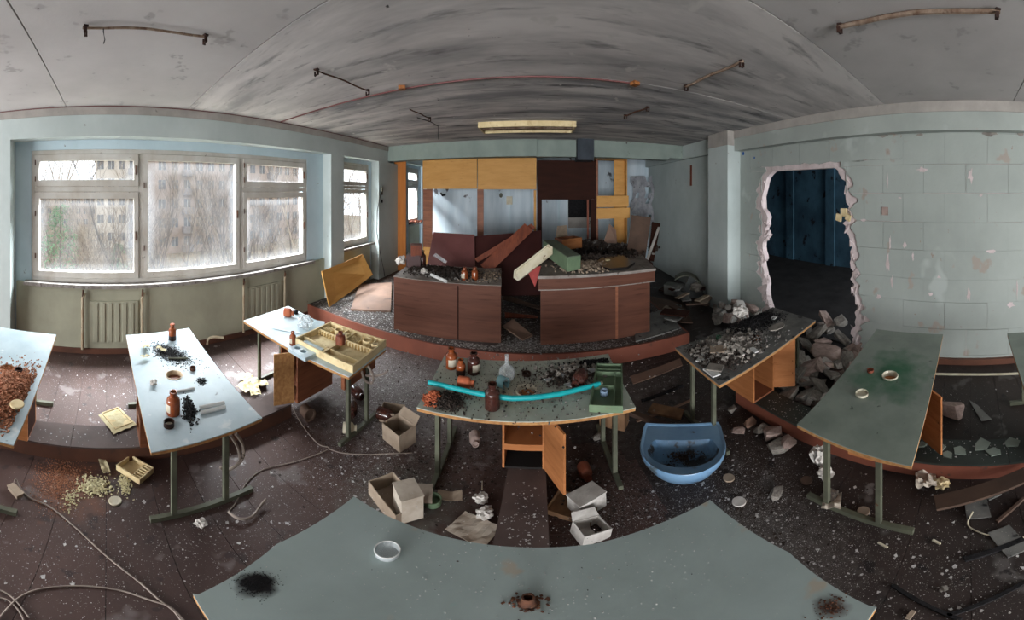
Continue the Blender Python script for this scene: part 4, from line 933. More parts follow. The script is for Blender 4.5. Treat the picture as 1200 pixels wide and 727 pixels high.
rr = random.Random(2)
m_ = MB()
for k in range(46):
    a = rr.uniform(0, 6.28); d = .02+abs(rr.gauss(0, .018)); c = p + Vector((d*math.cos(a), d*math.sin(a), .003)); m_.cbox(c, (rr.uniform(.004,.010), rr.uniform(.004,.010), rr.uniform(.003,.010)), rr.uniform(0,3))
o = m_.build('rust_crumbs', M['rust'], t); o['kind'] = 'stuff'
# flask
p = spot(594, 447, TOP); t = thing('flask', 'clouded round glass flask with a thin neck at the back of the middle desk', 'flask', (0,0,0))
R_ = .068
MB(True).lathe([(R_*.5, 0)] + [(R_*math.sin(a), R_*(1-math.cos(a))*.95) for a in [PI*k/12 for k in range(3, 11)]] + [(.016, .135), (.014, .19), (.017, .2), (.011, .2)], 24).build('glass_body', M['glassy'], t)
place(t, (p.x, p.y, TOP), rx=.06)
# glass tubes
def rodthing(name, label, cat, p, q_, z, r, m, group=None, n=8):
    a = spot(*p, z+r); b_ = spot(*q_, z+r); return tag(MB(True).tube([a, b_], r, n).build(name, M[m]), label, cat, group)
rodthing('glass_tube', 'upper of two frosted tubes lying near the right edge of the pale desk', 'tube', (234,478), (263,472), TOP, .013, 'whiteglaze', 'frosted tubes')
rodthing('glass_tube', 'lower of two frosted tubes lying near the right edge of the pale desk', 'tube', (235,484), (264,477), TOP, .013, 'whiteglaze', 'frosted tubes')
rodthing('glass_tube', 'single frosted tube lying between the drain cup and the black flakes', 'tube', (207,459), (228,455), TOP, .009, 'whiteglaze')
rodthing('glass_tube', 'grey tube lying in the soot at the far end of the pale desk', 'tube', (197,420), (220,420), TOP, .009, 'steel')
rodthing('white_tube', 'white tube lying among black debris on the left counter', 'tube', (505,322), (523,330), CT+.02, .02, 'whiteglaze')
# turquoise hose
ps = [spot(px, py, TOP+.045) for px, py in ((502,448),(520,452),(545,458),(575,464),(600,467),(625,466),(655,462),(680,456),(703,450))]
t = thing('rubber_hose', 'turquoise rubber hose bent across the middle desk', 'hose', tuple(ps[4]))
MB(True).tube(ps, .018, 10).build('hose_body', M['teal'], t); MB(True).tube([ps[-1], ps[-1]+(ps[-1]-ps[-2])*.12], .0185, 10).build('hose_end', M['steel'], t)
# green divided tray
def framed(name, label, cat, c, L_, W_, H_, m, rz=0, rx=0, ry=0, divs=(), th=.012, base=None):
    t = thing(name, label, cat, (0,0,0))
    MB().box((-L_/2, -W_/2, 0), (L_/2, W_/2, .008)).build('base', M[base or m], t)
    for lo, hi in (((-L_/2,-W_/2,.008),(L_/2,-W_/2+th,H_)), ((-L_/2,W_/2-th,.008),(L_/2,W_/2,H_)), ((-L_/2,-W_/2+th,.008),(-L_/2+th,W_/2-th,H_)), ((L_/2-th,-W_/2+th,.008),(L_/2,W_/2-th,H_))):
        MB().box(lo, hi).build('side_panel', M[m], t)
    for d in divs: MB().box(d[0], d[1]).build('divider', M[m], t)
    place(t, c, rz, rx, ry); return t
c = spot(712, 459, TOP)
framed('divided_tray', 'green divided metal tray at the right end of the middle desk', 'tray', (.545, 2.11, TOP+.002), .235, .57, .05, 'green', rz=-.30,
       divs=[((-.105,.20,.008),(.105,.208,.046)), ((-.105,.16,.008),(.105,.168,.046)), ((.05,-.272,.008),(.058,.16,.046)), ((-.105,-.03,.008),(.05,-.022,.042))])
# wooden compartment tray
ca = [spot(352,401,TOP+.05), spot(381,376,TOP+.05), spot(446,399,TOP+.05), spot(421,433,TOP+.05)]
cc = sum(ca, Vector())/4; rzt = math.atan2(ca[3].y-ca[0].y+ca[2].y-ca[1].y, ca[3].x-ca[0].x+ca[2].x-ca[1].x)
Lt = ((ca[3]-ca[0]).length+(ca[2]-ca[1]).length)/2; Wt = ((ca[1]-ca[0]).length+(ca[2]-ca[3]).length)/2
dv = []
zt0, zt1 = .008, .05
for s_ in (-1, 1):
    ox = s_*Lt/4
    dv.append(((ox-Lt/4+.02, Wt*.12, zt0), (ox+Lt/4-.02, Wt*.12+.008, zt1)))
    dv.append(((ox-Lt/4+.02, -Wt*.30, zt0), (ox+Lt/4-.02, -Wt*.30+.008, zt1)))
    dv.append(((ox+Lt*.12, Wt*.12, zt0), (ox+Lt*.12+.008, Wt/2-.012, zt1)))
dv.append(((-.012, -Wt/2+.012, zt0), (.012, Wt/2-.012, zt1)))
tray = framed('compartment_tray', 'pale wooden compartment tray with test tube slots on the desk near the window corner', 'tray', (cc.x, cc.y, TOP+.003), Lt, Wt, .06, 'tan', rz=rzt, divs=dv, th=.016)
for s_ in (-1, 1):
    ox = s_*Lt/4
    for yy in (Wt*.12-.012, -Wt*.30+.02):
        for k in range(9):
            x = ox-Lt/4+.035+k*(Lt/2-.07)/8; MB().box((x-.006, yy-.012, zt0), (x+.006, yy+.012, .045)).build('tooth', M['tan'], tray)
    for k in range(6):
        x = ox-Lt/4+.03+k*.022; MB().box((x, Wt*.2, zt0), (x+.008, Wt*.36, .045)).build('tooth', M['tan'], tray)
    for k, (dx, r_) in enumerate(((.02, .05), (Lt*.17, .0), (Lt*.20, .0))):
        if r_: MB(True).lathe([(r_, .01), (r_, .06), (r_-.008, .06), (r_-.008, .012)], 20, Matrix.Translation((ox+dx, Wt*.33, 0)), cap=False).build('ring_holder', M['tan'], tray)
        else: MB().prism([(ox+dx-.02, Wt*.22), (ox+dx+.03, Wt*.22), (ox+dx+.03, Wt*.34)], .01, .065).build('wedge', M['tan'], tray)
# grey perforated rack below the tray
c = spot(357, 412, TOP)
t = thing('test_tube_rack', 'grey-blue rack plate with round holes sticking out under the wooden tray', 'rack', (0,0,0))
hs = [ring((-.10+.09*i, .05-.1*j), .035, 16) for i in range(2) for j in range(2)]
MB().prism([(-.16,-.13),(.10,-.13),(.10,.13),(-.16,.13)], 0, .03, hs).build('rack_plate', M['lam_blue'], t); place(t, (c.x+.05, c.y, TOP+.001), rz=rzt)
# sheets
def sheet(name, label, cat, c, w_, h_, m='paper', rz=0, amp=.015, seed=0, group=None, nx=8, ny=6, rx=0, ry=0, th=.002, fold=0):
    m_ = MB(); vs = []
    for j in range(ny+1):
        for i in range(nx+1):
            x = (i/nx-.5)*w_; y = (j/ny-.5)*h_
            e = 1 + .06*noise.noise(Vector((i*.9, j*.9, seed)))
            z = amp*(noise.noise(Vector((x*9, y*9, seed)))+.7*noise.noise(Vector((x*25, y*25, seed+5)))) + fold*abs(x)*.8
            vs.append((x*e, y*e, z+amp*1.1))
    m_.add(vs, [(j*(nx+1)+i, j*(nx+1)+i+1, (j+1)*(nx+1)+i+1, (j+1)*(nx+1)+i) for j in range(ny) for i in range(nx)])
    o = m_.build(name, M[m], origin=(0,0,0)); md = o.modifiers.new('thickness', 'SOLIDIFY'); md.thickness = th; md.offset = 1
    place(o, c, rz, rx, ry); return tag(o, label, cat, group)
def crumple(name, label, cat, c, s_, m='paper', seed=0, group=None, sz=.6):
    bm = bmesh.new(); bmesh.ops.create_icosphere(bm, subdivisions=3, radius=1)
    for v in bm.verts:
        n1 = noise.noise(v.co*2.2+Vector((seed,0,0))); n2 = noise.noise(v.co*5+Vector((0,seed,0)))
        v.co *= s_*(1+.55*n1+.35*n2); v.co.z = v.co.z*sz
    zmin = min(v.co.z for v in bm.verts)
    m_ = MB(); m_.add([v.co-Vector((0,0,zmin)) for v in bm.verts], [tuple(q.index for q in f.verts) for f in bm.faces]); bm.free()
    o = m_.build(name, M[m], origin=(0,0,0)); place(o, c); return tag(o, label, cat, group)
def carton(label, c, L_, W_, H_, m='card', rz=0, rx=0, ry=0, flaps=True, seed=0, closed=False, name='carton'):
    t = thing(name, label, 'box', (0,0,0)); th = .006
    MB().box((-L_/2,-W_/2,0),(L_/2,W_/2,th)).build('bottom_panel', M[m], t)
    for lo, hi in (((-L_/2,-W_/2,th),(L_/2,-W_/2+th,H_)), ((-L_/2,W_/2-th,th),(L_/2,W_/2,H_)), ((-L_/2,-W_/2+th,th),(-L_/2+th,W_/2-th,H_)), ((L_/2-th,-W_/2+th,th),(L_/2,W_/2-th,H_))):
        MB().box(lo, hi).build('side_panel', M[m], t)
    if closed: MB().box((-L_/2-.005,-W_/2-.005,H_),(L_/2+.005,W_/2+.005,H_+.008)).build('lid', M[m], t)
    elif flaps:
        q = W_*.45; MB().add([(-L_/2,W_/2,H_),(L_/2,W_/2,H_),(L_/2*.9,W_/2+q*.75,H_+q*.5),(-L_/2*.9,W_/2+q*.7,H_+q*.55),(-L_/2,W_/2+.004,H_-.003),(L_/2,W_/2+.004,H_-.003),(L_/2*.9,W_/2+q*.75+.004,H_+q*.5-.004),(-L_/2*.9,W_/2+q*.7+.004,H_+q*.55-.004)], [(0,1,2,3),(7,6,5,4),(0,4,5,1),(1,5,6,2),(2,6,7,3),(3,7,4,0)]).build('flap', M[m], t)
    place(t, c, rz, rx, ry); return t
def sp(px, py, z=0): return tuple(spot(px, py, z))
# on desks
sheet('paper_sheet', 'pinkish paper sheet lying on the desk beside the wooden tray', 'paper', sp(351,382,TOP), .55, .42, 'lam_blue', rz=.5, amp=.003, seed=3)
crumple('plastic_film', 'crumpled clear plastic film on the desk left of the wooden tray', 'plastic', sp(358,385,TOP), .085, 'glassy', 4, sz=.7)
for k, (px, py, s_) in enumerate(((171,410,.055),(189,413,.05),(170,422,.045))):
    sheet('paper_scrap', ('upper left yellowed paper scrap in the soot on the pale desk','yellowed paper scrap right of the other two in the soot','lowest yellowed paper scrap in the soot on the pale desk')[k], 'paper', sp(px,py,TOP), s_*1.9, s_*1.3, 'yellowpaper', rz=k*1.1, amp=.03, seed=k, nx=6, ny=4, group='yellowed scraps on the pale desk')
crumple('paper_wad', 'tiny white paper wad left of the drain cup on the pale desk', 'paper', sp(180,452,TOP), .028, 'white', 2)
for k, (px, py, w_, h_, lb) in enumerate(((291,446,.22,.17,'upper'),(304,452,.20,.15,'right'),(288,455,.18,.16,'lower left'),(298,459,.24,.12,'lowest'))):
    sheet('torn_paper', lb+' sheet in the heap of torn yellowed paper between the two window desks', 'paper', sp(px,py,.004+.012*k), w_, h_, 'yellowpaper', rz=.4+k*.8, amp=.028, seed=9+k, nx=10, ny=8, group='torn yellowed paper on the floor')
sheet('paper_sheet', 'cream paper lying on the duct edge left of the pale desk', 'paper', sp(137,494,.145), .3, .24, 'yellowpaper', rz=.5, amp=.01, seed=5)
framed('wooden_insert', 'pale wooden slotted insert half hidden left of the pale desk', 'tray', sp(137,491,.15), .27, .19, .014, 'tan', rz=.5)
# charred stuff and powders: individually uncountable
def crumbs(name, label, cat, c, n, sx_, sy_, m, z, s0=.006, s1=.02, rz=0, hmax=.03, seed=0, parent=None, flat=False, lim=None):
    r = random.Random(seed); m_ = MB(); Rm = Matrix.Rotation(rz, 3, 'Z')
    for k in range(n):
        u, v = r.gauss(0, .42), r.gauss(0, .42); q = Rm @ Vector((u*sx_, v*sy_, 0)); hh = hmax*max(0, 1-(u*u+v*v)*1.3)*r.random()
        s_ = r.uniform(s0, s1)
        if lim and not (lim[0] < c[0]+q.x < lim[1] and lim[2] < c[1]+q.y < lim[3]): continue
        m_.cbox((c[0]+q.x, c[1]+q.y, z+s_*(.10 if flat else .3)+hh), (s_, s_*r.uniform(.5,1), s_*(.15 if flat else r.uniform(.3,.8))), r.uniform(0,3), r.uniform(-.5,.5)*(0 if flat else 1), r.uniform(-.5,.5)*(0 if flat else 1))
    o = m_.build(name, M[m], parent); o['kind'] = 'stuff'
    if parent is None: tag(o, label, cat, kind='stuff')
    return o
def stain(name, label, px, py, z, rx_, ry_, m, seed=0, rz=0, n=40, cat='stain', jag=.35):
    c = spot(px, py, z); pts = []
    for i in range(n):
        a = 2*PI*i/n; k = 1+jag*noise.noise(Vector((math.cos(a)*2, math.sin(a)*2, seed)))+jag*.6*noise.noise(Vector((math.cos(a)*7, math.sin(a)*7, seed)))
        x, y_ = rx_*k*math.cos(a), ry_*k*math.sin(a); pts.append((c.x+x*math.cos(rz)-y_*math.sin(rz), c.y+x*math.sin(rz)+y_*math.cos(rz)))
    o = MB().prism(pts, z+.0003, z+.0012).build(name, M[m]); return tag(o, label, cat)
crumbs('soot_patch', 'scattered black soot over the far end of the pale desk', 'soot', spot(200,415,TOP), 2600, .30, .14, 'black', TOP, .002, .008, hmax=.004, seed=1, rz=.5)
crumbs('soot_patch', 'small black soot spot right of the drain cup on the pale desk', 'soot', spot(236,447,TOP), 260, .06, .05, 'black', TOP, .002, .007, hmax=.003, seed=2)
crumbs('black_flakes', 'heap of black flakes beside the amber bottle on the pale desk', 'debris', spot(222,481,TOP), 520, .17, .05, 'black', TOP, .004, .014, hmax=.02, seed=3, rz=-.15)
o = crumbs('orange_rubble', 'heap of orange powder and rubble on the desk at the far left edge', 'rubble', spot(10,464,TOP), 9000, .42, .30, 'orangedust', TOP, .003, .016, rz=0, hmax=.06, seed=4, lim=(-3.05,-1.54,-1.28,-.60))
crumbs('orange_dust', 'orange powder spilled on the floor below the duct at the left', 'powder', spot(70,563), 2200, .30, .22, 'orangedust', 0, .002, .007, hmax=.002, seed=5)
crumbs('char_heap', 'heap of black char behind the clutter on the middle desk', 'char', spot(672,441,TOP), 1500, .30, .15, 'chipb', TOP, .004, .018, hmax=.03, seed=6, rz=.1, lim=(-.88,.66,1.8,2.55))
crumbs('char_heap', 'black soot along the back right of the middle desk', 'char', spot(690,424,TOP), 1300, .30, .10, 'black', TOP, .003, .012, hmax=.012, seed=7, lim=(-.88,.66,1.8,2.57))
crumbs('char_heap', 'black and brown crumbs left front of the middle desk', 'char', spot(523,471,TOP), 1500, .15, .13, 'chipb', TOP, .003, .012, hmax=.03, seed=8, lim=(-.88,.6,1.80,2.5))
crumbs('orange_crumbs', 'bright orange-red crumbs in the black heap on the middle desk', 'crumbs', spot(508,468,TOP), 420, .08, .09, 'bright_orange', TOP, .005, .018, hmax=.05, seed=9)
crumbs('desk_chips', 'pale chips sprinkled over the middle desk', 'chips', spot(620,450,TOP), 700, 1.0, .55, 'chipg', TOP, .004, .012, hmax=.003, seed=10)
crumbs('desk_chips', 'dark crumbs sprinkled over the middle desk', 'crumbs', spot(600,462,TOP), 340, .9, .5, 'chipb', TOP, .004, .014, hmax=.003, seed=11)
for k in range(9):
    r = random.Random(k+40); px, py = 640+r.uniform(0,58), 425+r.uniform(0,32); p = spot(px, py, TOP)
    pts = [Vector((r.uniform(-.05,.05), r.uniform(-.05,.05), r.uniform(0,.035))) + p for _ in range(8)]
    tag(MB().hull(pts).build('glass_shard', M[('glassy','glassy','stone')[k%3]]), 'clouded broken piece in the clutter on the right half of the middle desk', 'shard', 'broken pieces on the middle desk')
# debris on the dark desk at the wall hole
crumbs('char_heap', 'black ash and crumbs over the left half of the debris-covered dark desk', 'char', spot(845,415,TOP), 2600, .46, .30, 'chipb', TOP, .004, .018, hmax=.03, seed=12, rz=.1, lim=(1.40,2.96,1.84,2.55))
crumbs('char_heap', 'black ash at the far end of the debris-covered dark desk', 'char', spot(885,378,TOP), 2600, .45, .26, 'black', TOP, .004, .016, hmax=.03, seed=13, lim=(1.40,2.96,1.84,2.58))
crumbs('desk_chips', 'white and grey chips over the debris-covered dark desk', 'chips', spot(862,402,TOP), 900, .85, .38, 'chipg', TOP, .003, .014, hmax=.02, seed=14, lim=(1.40,2.96,1.84,2.55))
for k, (px, py, w_, h_, mm, lb) in enumerate(((826,422,.17,.13,'whiteglaze','white tile lying nearest the left corner of the debris-covered desk'),(834,440,.15,.09,'whiteglaze','white broken tile at the near edge of the debris-covered desk'),(842,415,.17,.14,'card','grey-brown card leaning on the white tile'),(874,409,.16,.15,'stone','grey square piece in the middle of the debris-covered desk'),(884,414,.10,.05,'whiteglaze','small white shard right of the grey square piece'),(911,388,.26,.11,'stone','long grey shard right of the hole in the debris-covered desk'),(907,374,.08,.06,'whiteglaze','small white tile at the far end of the debris-covered desk'),(868,416,.14,.03,'white','thin white strip left of the grey square piece'),(838,437,.14,.11,'stone','grey slab piece behind the broken white tile'))):
    r = random.Random(k+70); c = spot(px, py, TOP); n_ = 7
    pts = [(c.x+w_*.55*r.uniform(.8,1.1)*math.cos(2*PI*i/n_+k), c.y+h_*.62*r.uniform(.8,1.1)*math.sin(2*PI*i/n_+k)) for i in range(n_)]
    if 'tile' in lb or 'square' in lb:
        a = .5+k; pts = [(c.x+u*w_*.5*math.cos(a)-v*h_*.5*math.sin(a), c.y+u*w_*.5*math.sin(a)+v*h_*.5*math.cos(a)) for u, v in ((-1,-1),(1,-1),(1,1),(-1,.8))]
    tag(MB().prism(pts, TOP+.01+.012*(k%3), TOP+.02+.012*(k%3)).build('broken_piece', M[mm]), lb, 'shard', 'pieces on the debris-covered desk')
crumple('rubble_lump', 'white plaster lump at the far left corner of the debris-covered desk', 'rubble', sp(868,372,TOP), .09, 'white', 8)

cup('loose_cap', 'small green cap on the debris-covered desk', 'cap', 842, 398, TOP+.02, .03, .03, 'greenstain')  # a green cap lying loose in the debris
crumbs('desk_rubble', 'grey plaster bits over the left half of the debris-covered dark desk', 'rubble', spot(850,410,TOP), 420, .5, .28, 'stone', TOP, .012, .045, hmax=.03, seed=114, lim=(1.42,2.94,1.86,2.52))
crumbs('desk_rubble', 'grey plaster bits in the clutter at the right of the middle desk', 'rubble', spot(672,438,TOP), 160, .3, .16, 'stone', TOP, .01, .035, hmax=.03, seed=115)
# green stain desk
ds = spot(1046, 438, TOP); add_stain(M['lam_stained'], (ds.x-d6.location.x, ds.y-d6.location.y), .42, S(36,92,62), 1.0, 7, .8, .8)
ds = spot(1008, 444, TOP); add_stain(M['lam_stained'], (ds.x-d6.location.x, ds.y-d6.location.y), .16, S(60,100,76), .8, 9, .8)
ds = spot(600, 463, TOP); add_stain(M['lam_dirty'], (ds.x-d4.location.x, ds.y-d4.location.y), .30, S(164,148,122), .8, 7, 1.0)
ds = spot(515, 470, TOP); add_stain(M['lam_dirty'], (ds.x-d4.location.x, ds.y-d4.location.y), .20, S(60,56,54), .8, 9, 1.0)
ds = spot(668, 436, TOP); add_stain(M['lam_dirty'], (ds.x-d4.location.x, ds.y-d4.location.y), .34, S(64,62,62), .8, 9, 1.0, .6)

ds = spot(301, 684, TOP); add_stain(M['lam_front'], (ds.x, ds.y-.6), .06, S(26,24,26), 1.0, 14, .5)
ds = spot(975, 712, TOP); add_stain(M['lam_front'], (ds.x, ds.y-.6), .05, S(70,50,46), .8, 12, .6)
ds = spot(200, 415, TOP); add_stain(M['lam_sooty'], (ds.x-d2.location.x, ds.y-d2.location.y), .24, S(66,64,74), .9, 8, .9, .7)
crumbs('soot_patch', 'soot around the burn mark on the nearest table', 'soot', spot(300,684,TOP), 700, .06, .06, 'black', TOP, .0012, .004, hmax=.001, seed=15)
crumbs('rust_crumbs', 'dark red crumbs near the right end of the nearest table', 'crumbs', spot(975,712,TOP), 140, .05, .04, 'rust', TOP, .002, .006, hmax=.002, seed=16)
crumbs('desk_chips', 'fine pale grit over the nearest table', 'grit', spot(640,672,TOP), 420, .9, .45, 'chipw', TOP, .0015, .004, hmax=.0005, seed=17)
crumbs('grit', 'dark specks scattered on the nearest table', 'grit', spot(620,672,TOP), 60, .9, .4, 'liquid', TOP, .0015, .004, hmax=.0005, seed=18)
# counters' clutter
crumbs('counter_debris', 'black and brown debris spread over the left counter top', 'debris', spot(520,320,CT), 1500, .9, .40, 'chipb', CT, .006, .035, hmax=.04, seed=20, lim=(-2.25,-.62,4.1,4.85))
crumbs('counter_debris', 'pale straw-like debris at the right of the left counter top', 'debris', spot(560,323,CT), 600, .6, .4, 'card', CT, .004, .022, hmax=.015, seed=21, lim=(-2.25,-.62,4.1,4.9))
crumbs('counter_debris', 'white and grey debris on the left counter top', 'debris', spot(515,322,CT), 600, .9, .42, 'chipg', CT, .005, .025, hmax=.03, seed=22, lim=(-2.25,-.62,4.1,4.9))
crumbs('counter_debris', 'grey and pinkish debris in the middle of the right counter top', 'debris', spot(688,312,CU), 900, .5, .4, 'card', CU, .006, .035, hmax=.03, seed=23, lim=(.05,1.85,4.0,4.9))
crumbs('counter_debris', 'dark debris along the back of the right counter top', 'debris', spot(690,303,CU), 1300, .9, .3, 'chipb', CU, .008, .04, hmax=.05, seed=24, lim=(.05,1.9,4.1,4.95))
crumbs('bench_clutter', 'dark clutter heaped on the bench behind the right counter', 'debris', spot(690,296,.84), 1500, 1.4, .5, 'chipb', .84, .02, .10, hmax=.18, seed=25)
crumbs('bench_clutter', 'pale scraps on the bench behind the right counter', 'debris', spot(690,296,.84), 260, 1.4, .5, 'chipg', .84, .02, .08, hmax=.2, seed=26)
for k, (px, py, w_, h_, mm, lb) in enumerate(((486,309,.26,.16,'dkmaroon','dark red box at the back left of the left counter'),(487,303,.2,.14,'redwood','reddish carton on top of the dark red box on the left counter'))):
    c = spot(px, 312, CT); carton(lb, (c.x+.02*k, c.y-.02, CT+.16*k), w_, .2, h_, mm, rz=.3+.2*k, closed=True, name='small_box')
crumple('paper_wad', 'white paper wad on the back left corner of the left counter', 'paper', sp(497,322,CT), .06, 'white', 5)
crumple('paper_wad', 'light rag bundle at the left end of the left counter', 'rag', sp(470,311,.88), .09, 'white', 6)
for k in range(5):
    c = on_y(641+k*4.2, 285, 6.0); MB_ = MB().tube([(c.x, 6.0, .84), (c.x+.02, 6.0, 1.10+.03*(k%2))], .02, 6).build('dark_rod', M['black'])
    tag(MB_, 'dark upright rod in the row left of the loose drawer', 'rod', 'upright rods behind the green box')
# window sill clutter seen in the back window
crumbs('sill_debris', 'reddish scraps on the sill of the farthest window', 'debris', (-4.24, 8.6, 0), 60, .06, .8, 'redwood', 1.105, .03, .08, hmax=.05, seed=27)
# ---------------- blue wash basin
t = thing('wash_basin', 'blue enamelled wash basin lying on the floor right of the middle desk', 'sink', (0,0,0))
def basin_outline(wd, dp, n=40, inset=0):
    pts = []
    for i in range(n):
        a = PI+PI*i/(n-1); pts.append((wd*math.cos(a), -0.03+dp*math.sin(a)*1.0))
    pts += [(wd, .18-inset), (wd*.96, .24-inset), (-wd*.96, .24-inset), (-wd, .18-inset)]
    return pts
def loft(rings_, m, name, parent, cap=False):
    m_ = MB(True); n = len(rings_[0]); vs = [p for r_ in rings_ for p in r_]; fs = []
    for k in range(len(rings_)-1):
        for i in range(n):
            j = (i+1) % n; fs.append((k*n+i, k*n+j, (k+1)*n+j, (k+1)*n+i))
    if cap: fs.append(tuple((len(rings_)-1)*n+i for i in range(n)))
    m_.add(vs, fs); return m_.build(name, m, parent)
o1 = basin_outline(.345, .37); n_ = len(o1)
def morph(sx_, sy_, cy, z):          # ellipse ring with the same vertex count as the outline
    res = []
    for (x, y_) in o1:
        a = math.atan2(y_-0, x); res.append((sx_*math.cos(a), cy+sy_*math.sin(a), z))
    return res
def scl(s_, z): return [(x*s_, y_*s_, z) for x, y_ in o1]
loft([scl(.55, .0), scl(.80, .06), scl(.97, .15), scl(1.0, .19), scl(.985, .205), scl(.95, .20), scl(.92, .19)], M['blue'], 'rim', t)
loft([scl(.92, .19), morph(.28, .205, -.09, .188)], M['blue'], 'deck', t)
loft([morph(.28, .205, -.09, .188), morph(.268, .19, -.09, .17), morph(.235, .165, -.085, .12), morph(.15, .10, -.07, .085), morph(.04, .03, -.03, .075)], M['sinkdirt'], 'bowl', t, True)
MB(True).lathe([(.04,0),(.04,.012),(.024,.012),(.022,0)], 18, Matrix.Translation((0,-.03,.077))).build('drain', M['darkrust'], t)
place(t, (1.12, 1.93, .0), rz=-.50, rx=-.05)
crumbs('sink_dirt', 'dirt and grit lying in the blue wash basin', 'dirt', (1.10, 1.90, 0), 500, .20, .12, 'chipb', .10, .003, .010, hmax=.004, seed=29)
# ---------------- floor items
carton('open grey carton on the floor between the tray desk and the middle desk', sp(468,517), .24, .20, .17, 'card', rz=-.35, rx=.05)
carton('torn carton piece behind the open grey carton', sp(460,490), .24, .18, .1, 'card', rz=.3, flaps=False)
carton('long open carton partly hidden by the far left of the nearest table', sp(462,592), .36, .20, .12, 'card', rz=-.5, flaps=False)
carton('pale torn carton at the left end of the nearest table', sp(478,600,.02), .17, .14, .20, 'paper', rz=-.75, closed=True)
sheet('paper_sheet', 'pale folded paper behind the torn carton at the nearest table', 'paper', sp(489,579,.10), .20, .15, 'paper', rz=.35, amp=.01, rx=.25)
sheet('paper_sheet', 'small curled paper left of the brown duct in the middle', 'paper', sp(527,583), .17, .10, 'card', rz=.3, amp=.008, seed=2, fold=.2)
sheet('paper_sheet', 'large cream paper sheet just beyond the nearest table', 'paper', sp(555,622), .26, .20, 'paper', rz=-.35, amp=.012, seed=4)
crumple('paper_wad', 'crumpled paper ball above the cream sheet near the duct', 'paper', sp(568,605), .05, 'white', 7)
crumple('paper_wad', 'second crumpled paper ball farther from the nearest table', 'paper', sp(564,588), .045, 'white', 11)
carton('white closed carton on the floor right of the brown duct', sp(688,595,.0), .21, .14, .12, 'white', rz=.5, rx=-.05, closed=True)
carton('crushed white carton at the edge of the nearest table right of the duct', sp(691,628), .18, .14, .09, 'white', rz=.35, ry=.2, flaps=True)
carton('brown cardboard box under the right half of the middle desk', sp(720,497), .26, .16, .18, 'cardbrown', rz=-.6, closed=True)
carton('flattened brown carton beside the open door of the middle desk', sp(672,597), .3, .22, .04, 'cardbrown', rz=-.5, flaps=False)
def disc(label, px, py, r, m, z=0, group=None):
    c = spot(px, py, z); return tag(MB(True).lathe([(r*.96,0),(r,.003),(r,.008),(r*.93,.012)], 28, Matrix.Translation(c)).build('round_lid', M[m]), label, 'lid', group)
disc('white round lid on the floor right of the nearest table', 866, 589, .048, 'white', group='round lids on the floor')
disc('brown-grey round lid on the floor above the white one', 854, 561, .045, 'card', group='round lids on the floor')
disc('dull round lid beside the foot bar of the green-stained desk', 1012, 600, .042, 'card', group='round lids on the floor')
disc('dull round lid left of the foot bar of the green-stained desk', 945, 564, .045, 'plydark', group='round lids on the floor')
disc('pale round lid with a stick on it on the floor at the left', 135, 588, .045, 'ivory', group='round lids on the floor')
disc('pale stone-like lid on the orange rubble of the left desk', 20, 475, .05, 'tan', TOP+.07, group=None)
# small slotted tray with pellets
framed('slotted_tray', 'small pale wooden slotted tray on the floor left of the pale desk', 'tray', sp(158,553,.0), .24, .17, .05, 'tan', rz=.75, divs=[((.03,-.073,.008),(.04,.073,.04))] + [((.04,-.06+k*.028,.008),(.108,-.052+k*.028,.045)) for k in range(5)], th=.01)
crumbs('cream_pellets', 'spilled cream pellets left of the small slotted tray', 'pellets', spot(112,570), 420, .12, .15, 'pellet', 0, .006, .016, hmax=.01, seed=30)
crumbs('cream_pellets', 'spilled cream pellets in front of the small slotted tray', 'pellets', spot(147,568), 200, .13, .05, 'pellet', 0, .006, .014, hmax=.01, seed=31)
crumbs('cream_pellets', 'thin scatter of cream chips on the floor below the orange dust', 'pellets', spot(84,584), 110, .15, .07, 'pellet', 0, .004, .012, hmax=.002, seed=32)
sheet('paper_scrap', 'brown torn paper beside the pellets', 'paper', sp(122,548), .16, .06, 'yellowpaper', rz=.3, amp=.02, seed=12)
crumple('plastic_cup', 'crushed white cup at the foot of the pale desk frame', 'cup', sp(235,616), .035, 'white', 14)
carton('small brown block beside the leg of the leftmost desk', sp(18,578), .12, .05, .03, 'card', rz=.9, closed=True, name='small_block')
rr = random.Random(77)
for k, (px, py) in enumerate(((57,532),(40,556),(108,541))): pass
# cables on the floor
def cable(label, pts, r, m, z=.006, group=None, name='cable'):
    P_ = [spot(px, py, z if len(q) == 0 else q[0]) for px, py, *q in pts]
    sm = []
    for i in range(len(P_)-1):
        p0, p1, p2, p3 = P_[max(i-1,0)], P_[i], P_[i+1], P_[min(i+2, len(P_)-1)]
        for k in range(6):
            t = k/6; sm.append(.5*((2*p1)+(-p0+p2)*t+(2*p0-5*p1+4*p2-p3)*t*t+(-p0+3*p1-3*p2+p3)*t**3))
    sm.append(P_[-1]); return tag(MB(True).tube(sm, r, 6).build(name, M[m]), label, 'cable', group)
cable('thin grey cable running diagonally over the floor at the lower left', [(14,575),(18,562,.05),(24,572),(34,583),(60,595),(90,620),(120,648),(160,680),(190,706),(205,718),(222,740)], .005, 'grey_cable')
cable('grey cable curving across the floor at the lower left corner', [(-6,730),(20,702),(50,690),(95,687),(140,692),(180,705),(200,712),(216,728)], .005, 'grey_cable')
cable('grey cable end entering the view at the lower left corner', [(-10,690),(5,694),(20,706),(34,724)], .004, 'grey_cable')
cable('second grey cable end at the lower left corner beside the first', [(-10,700),(8,703),(22,716),(30,732)], .004, 'grey_cable')
cable('long thin cable winding from the tray desk towards the pale desk', [(343,478,.1),(352,495),(372,520),(385,526),(350,540),(310,550),(290,565),(276,590),(268,600)], .0045, 'grey_cable')
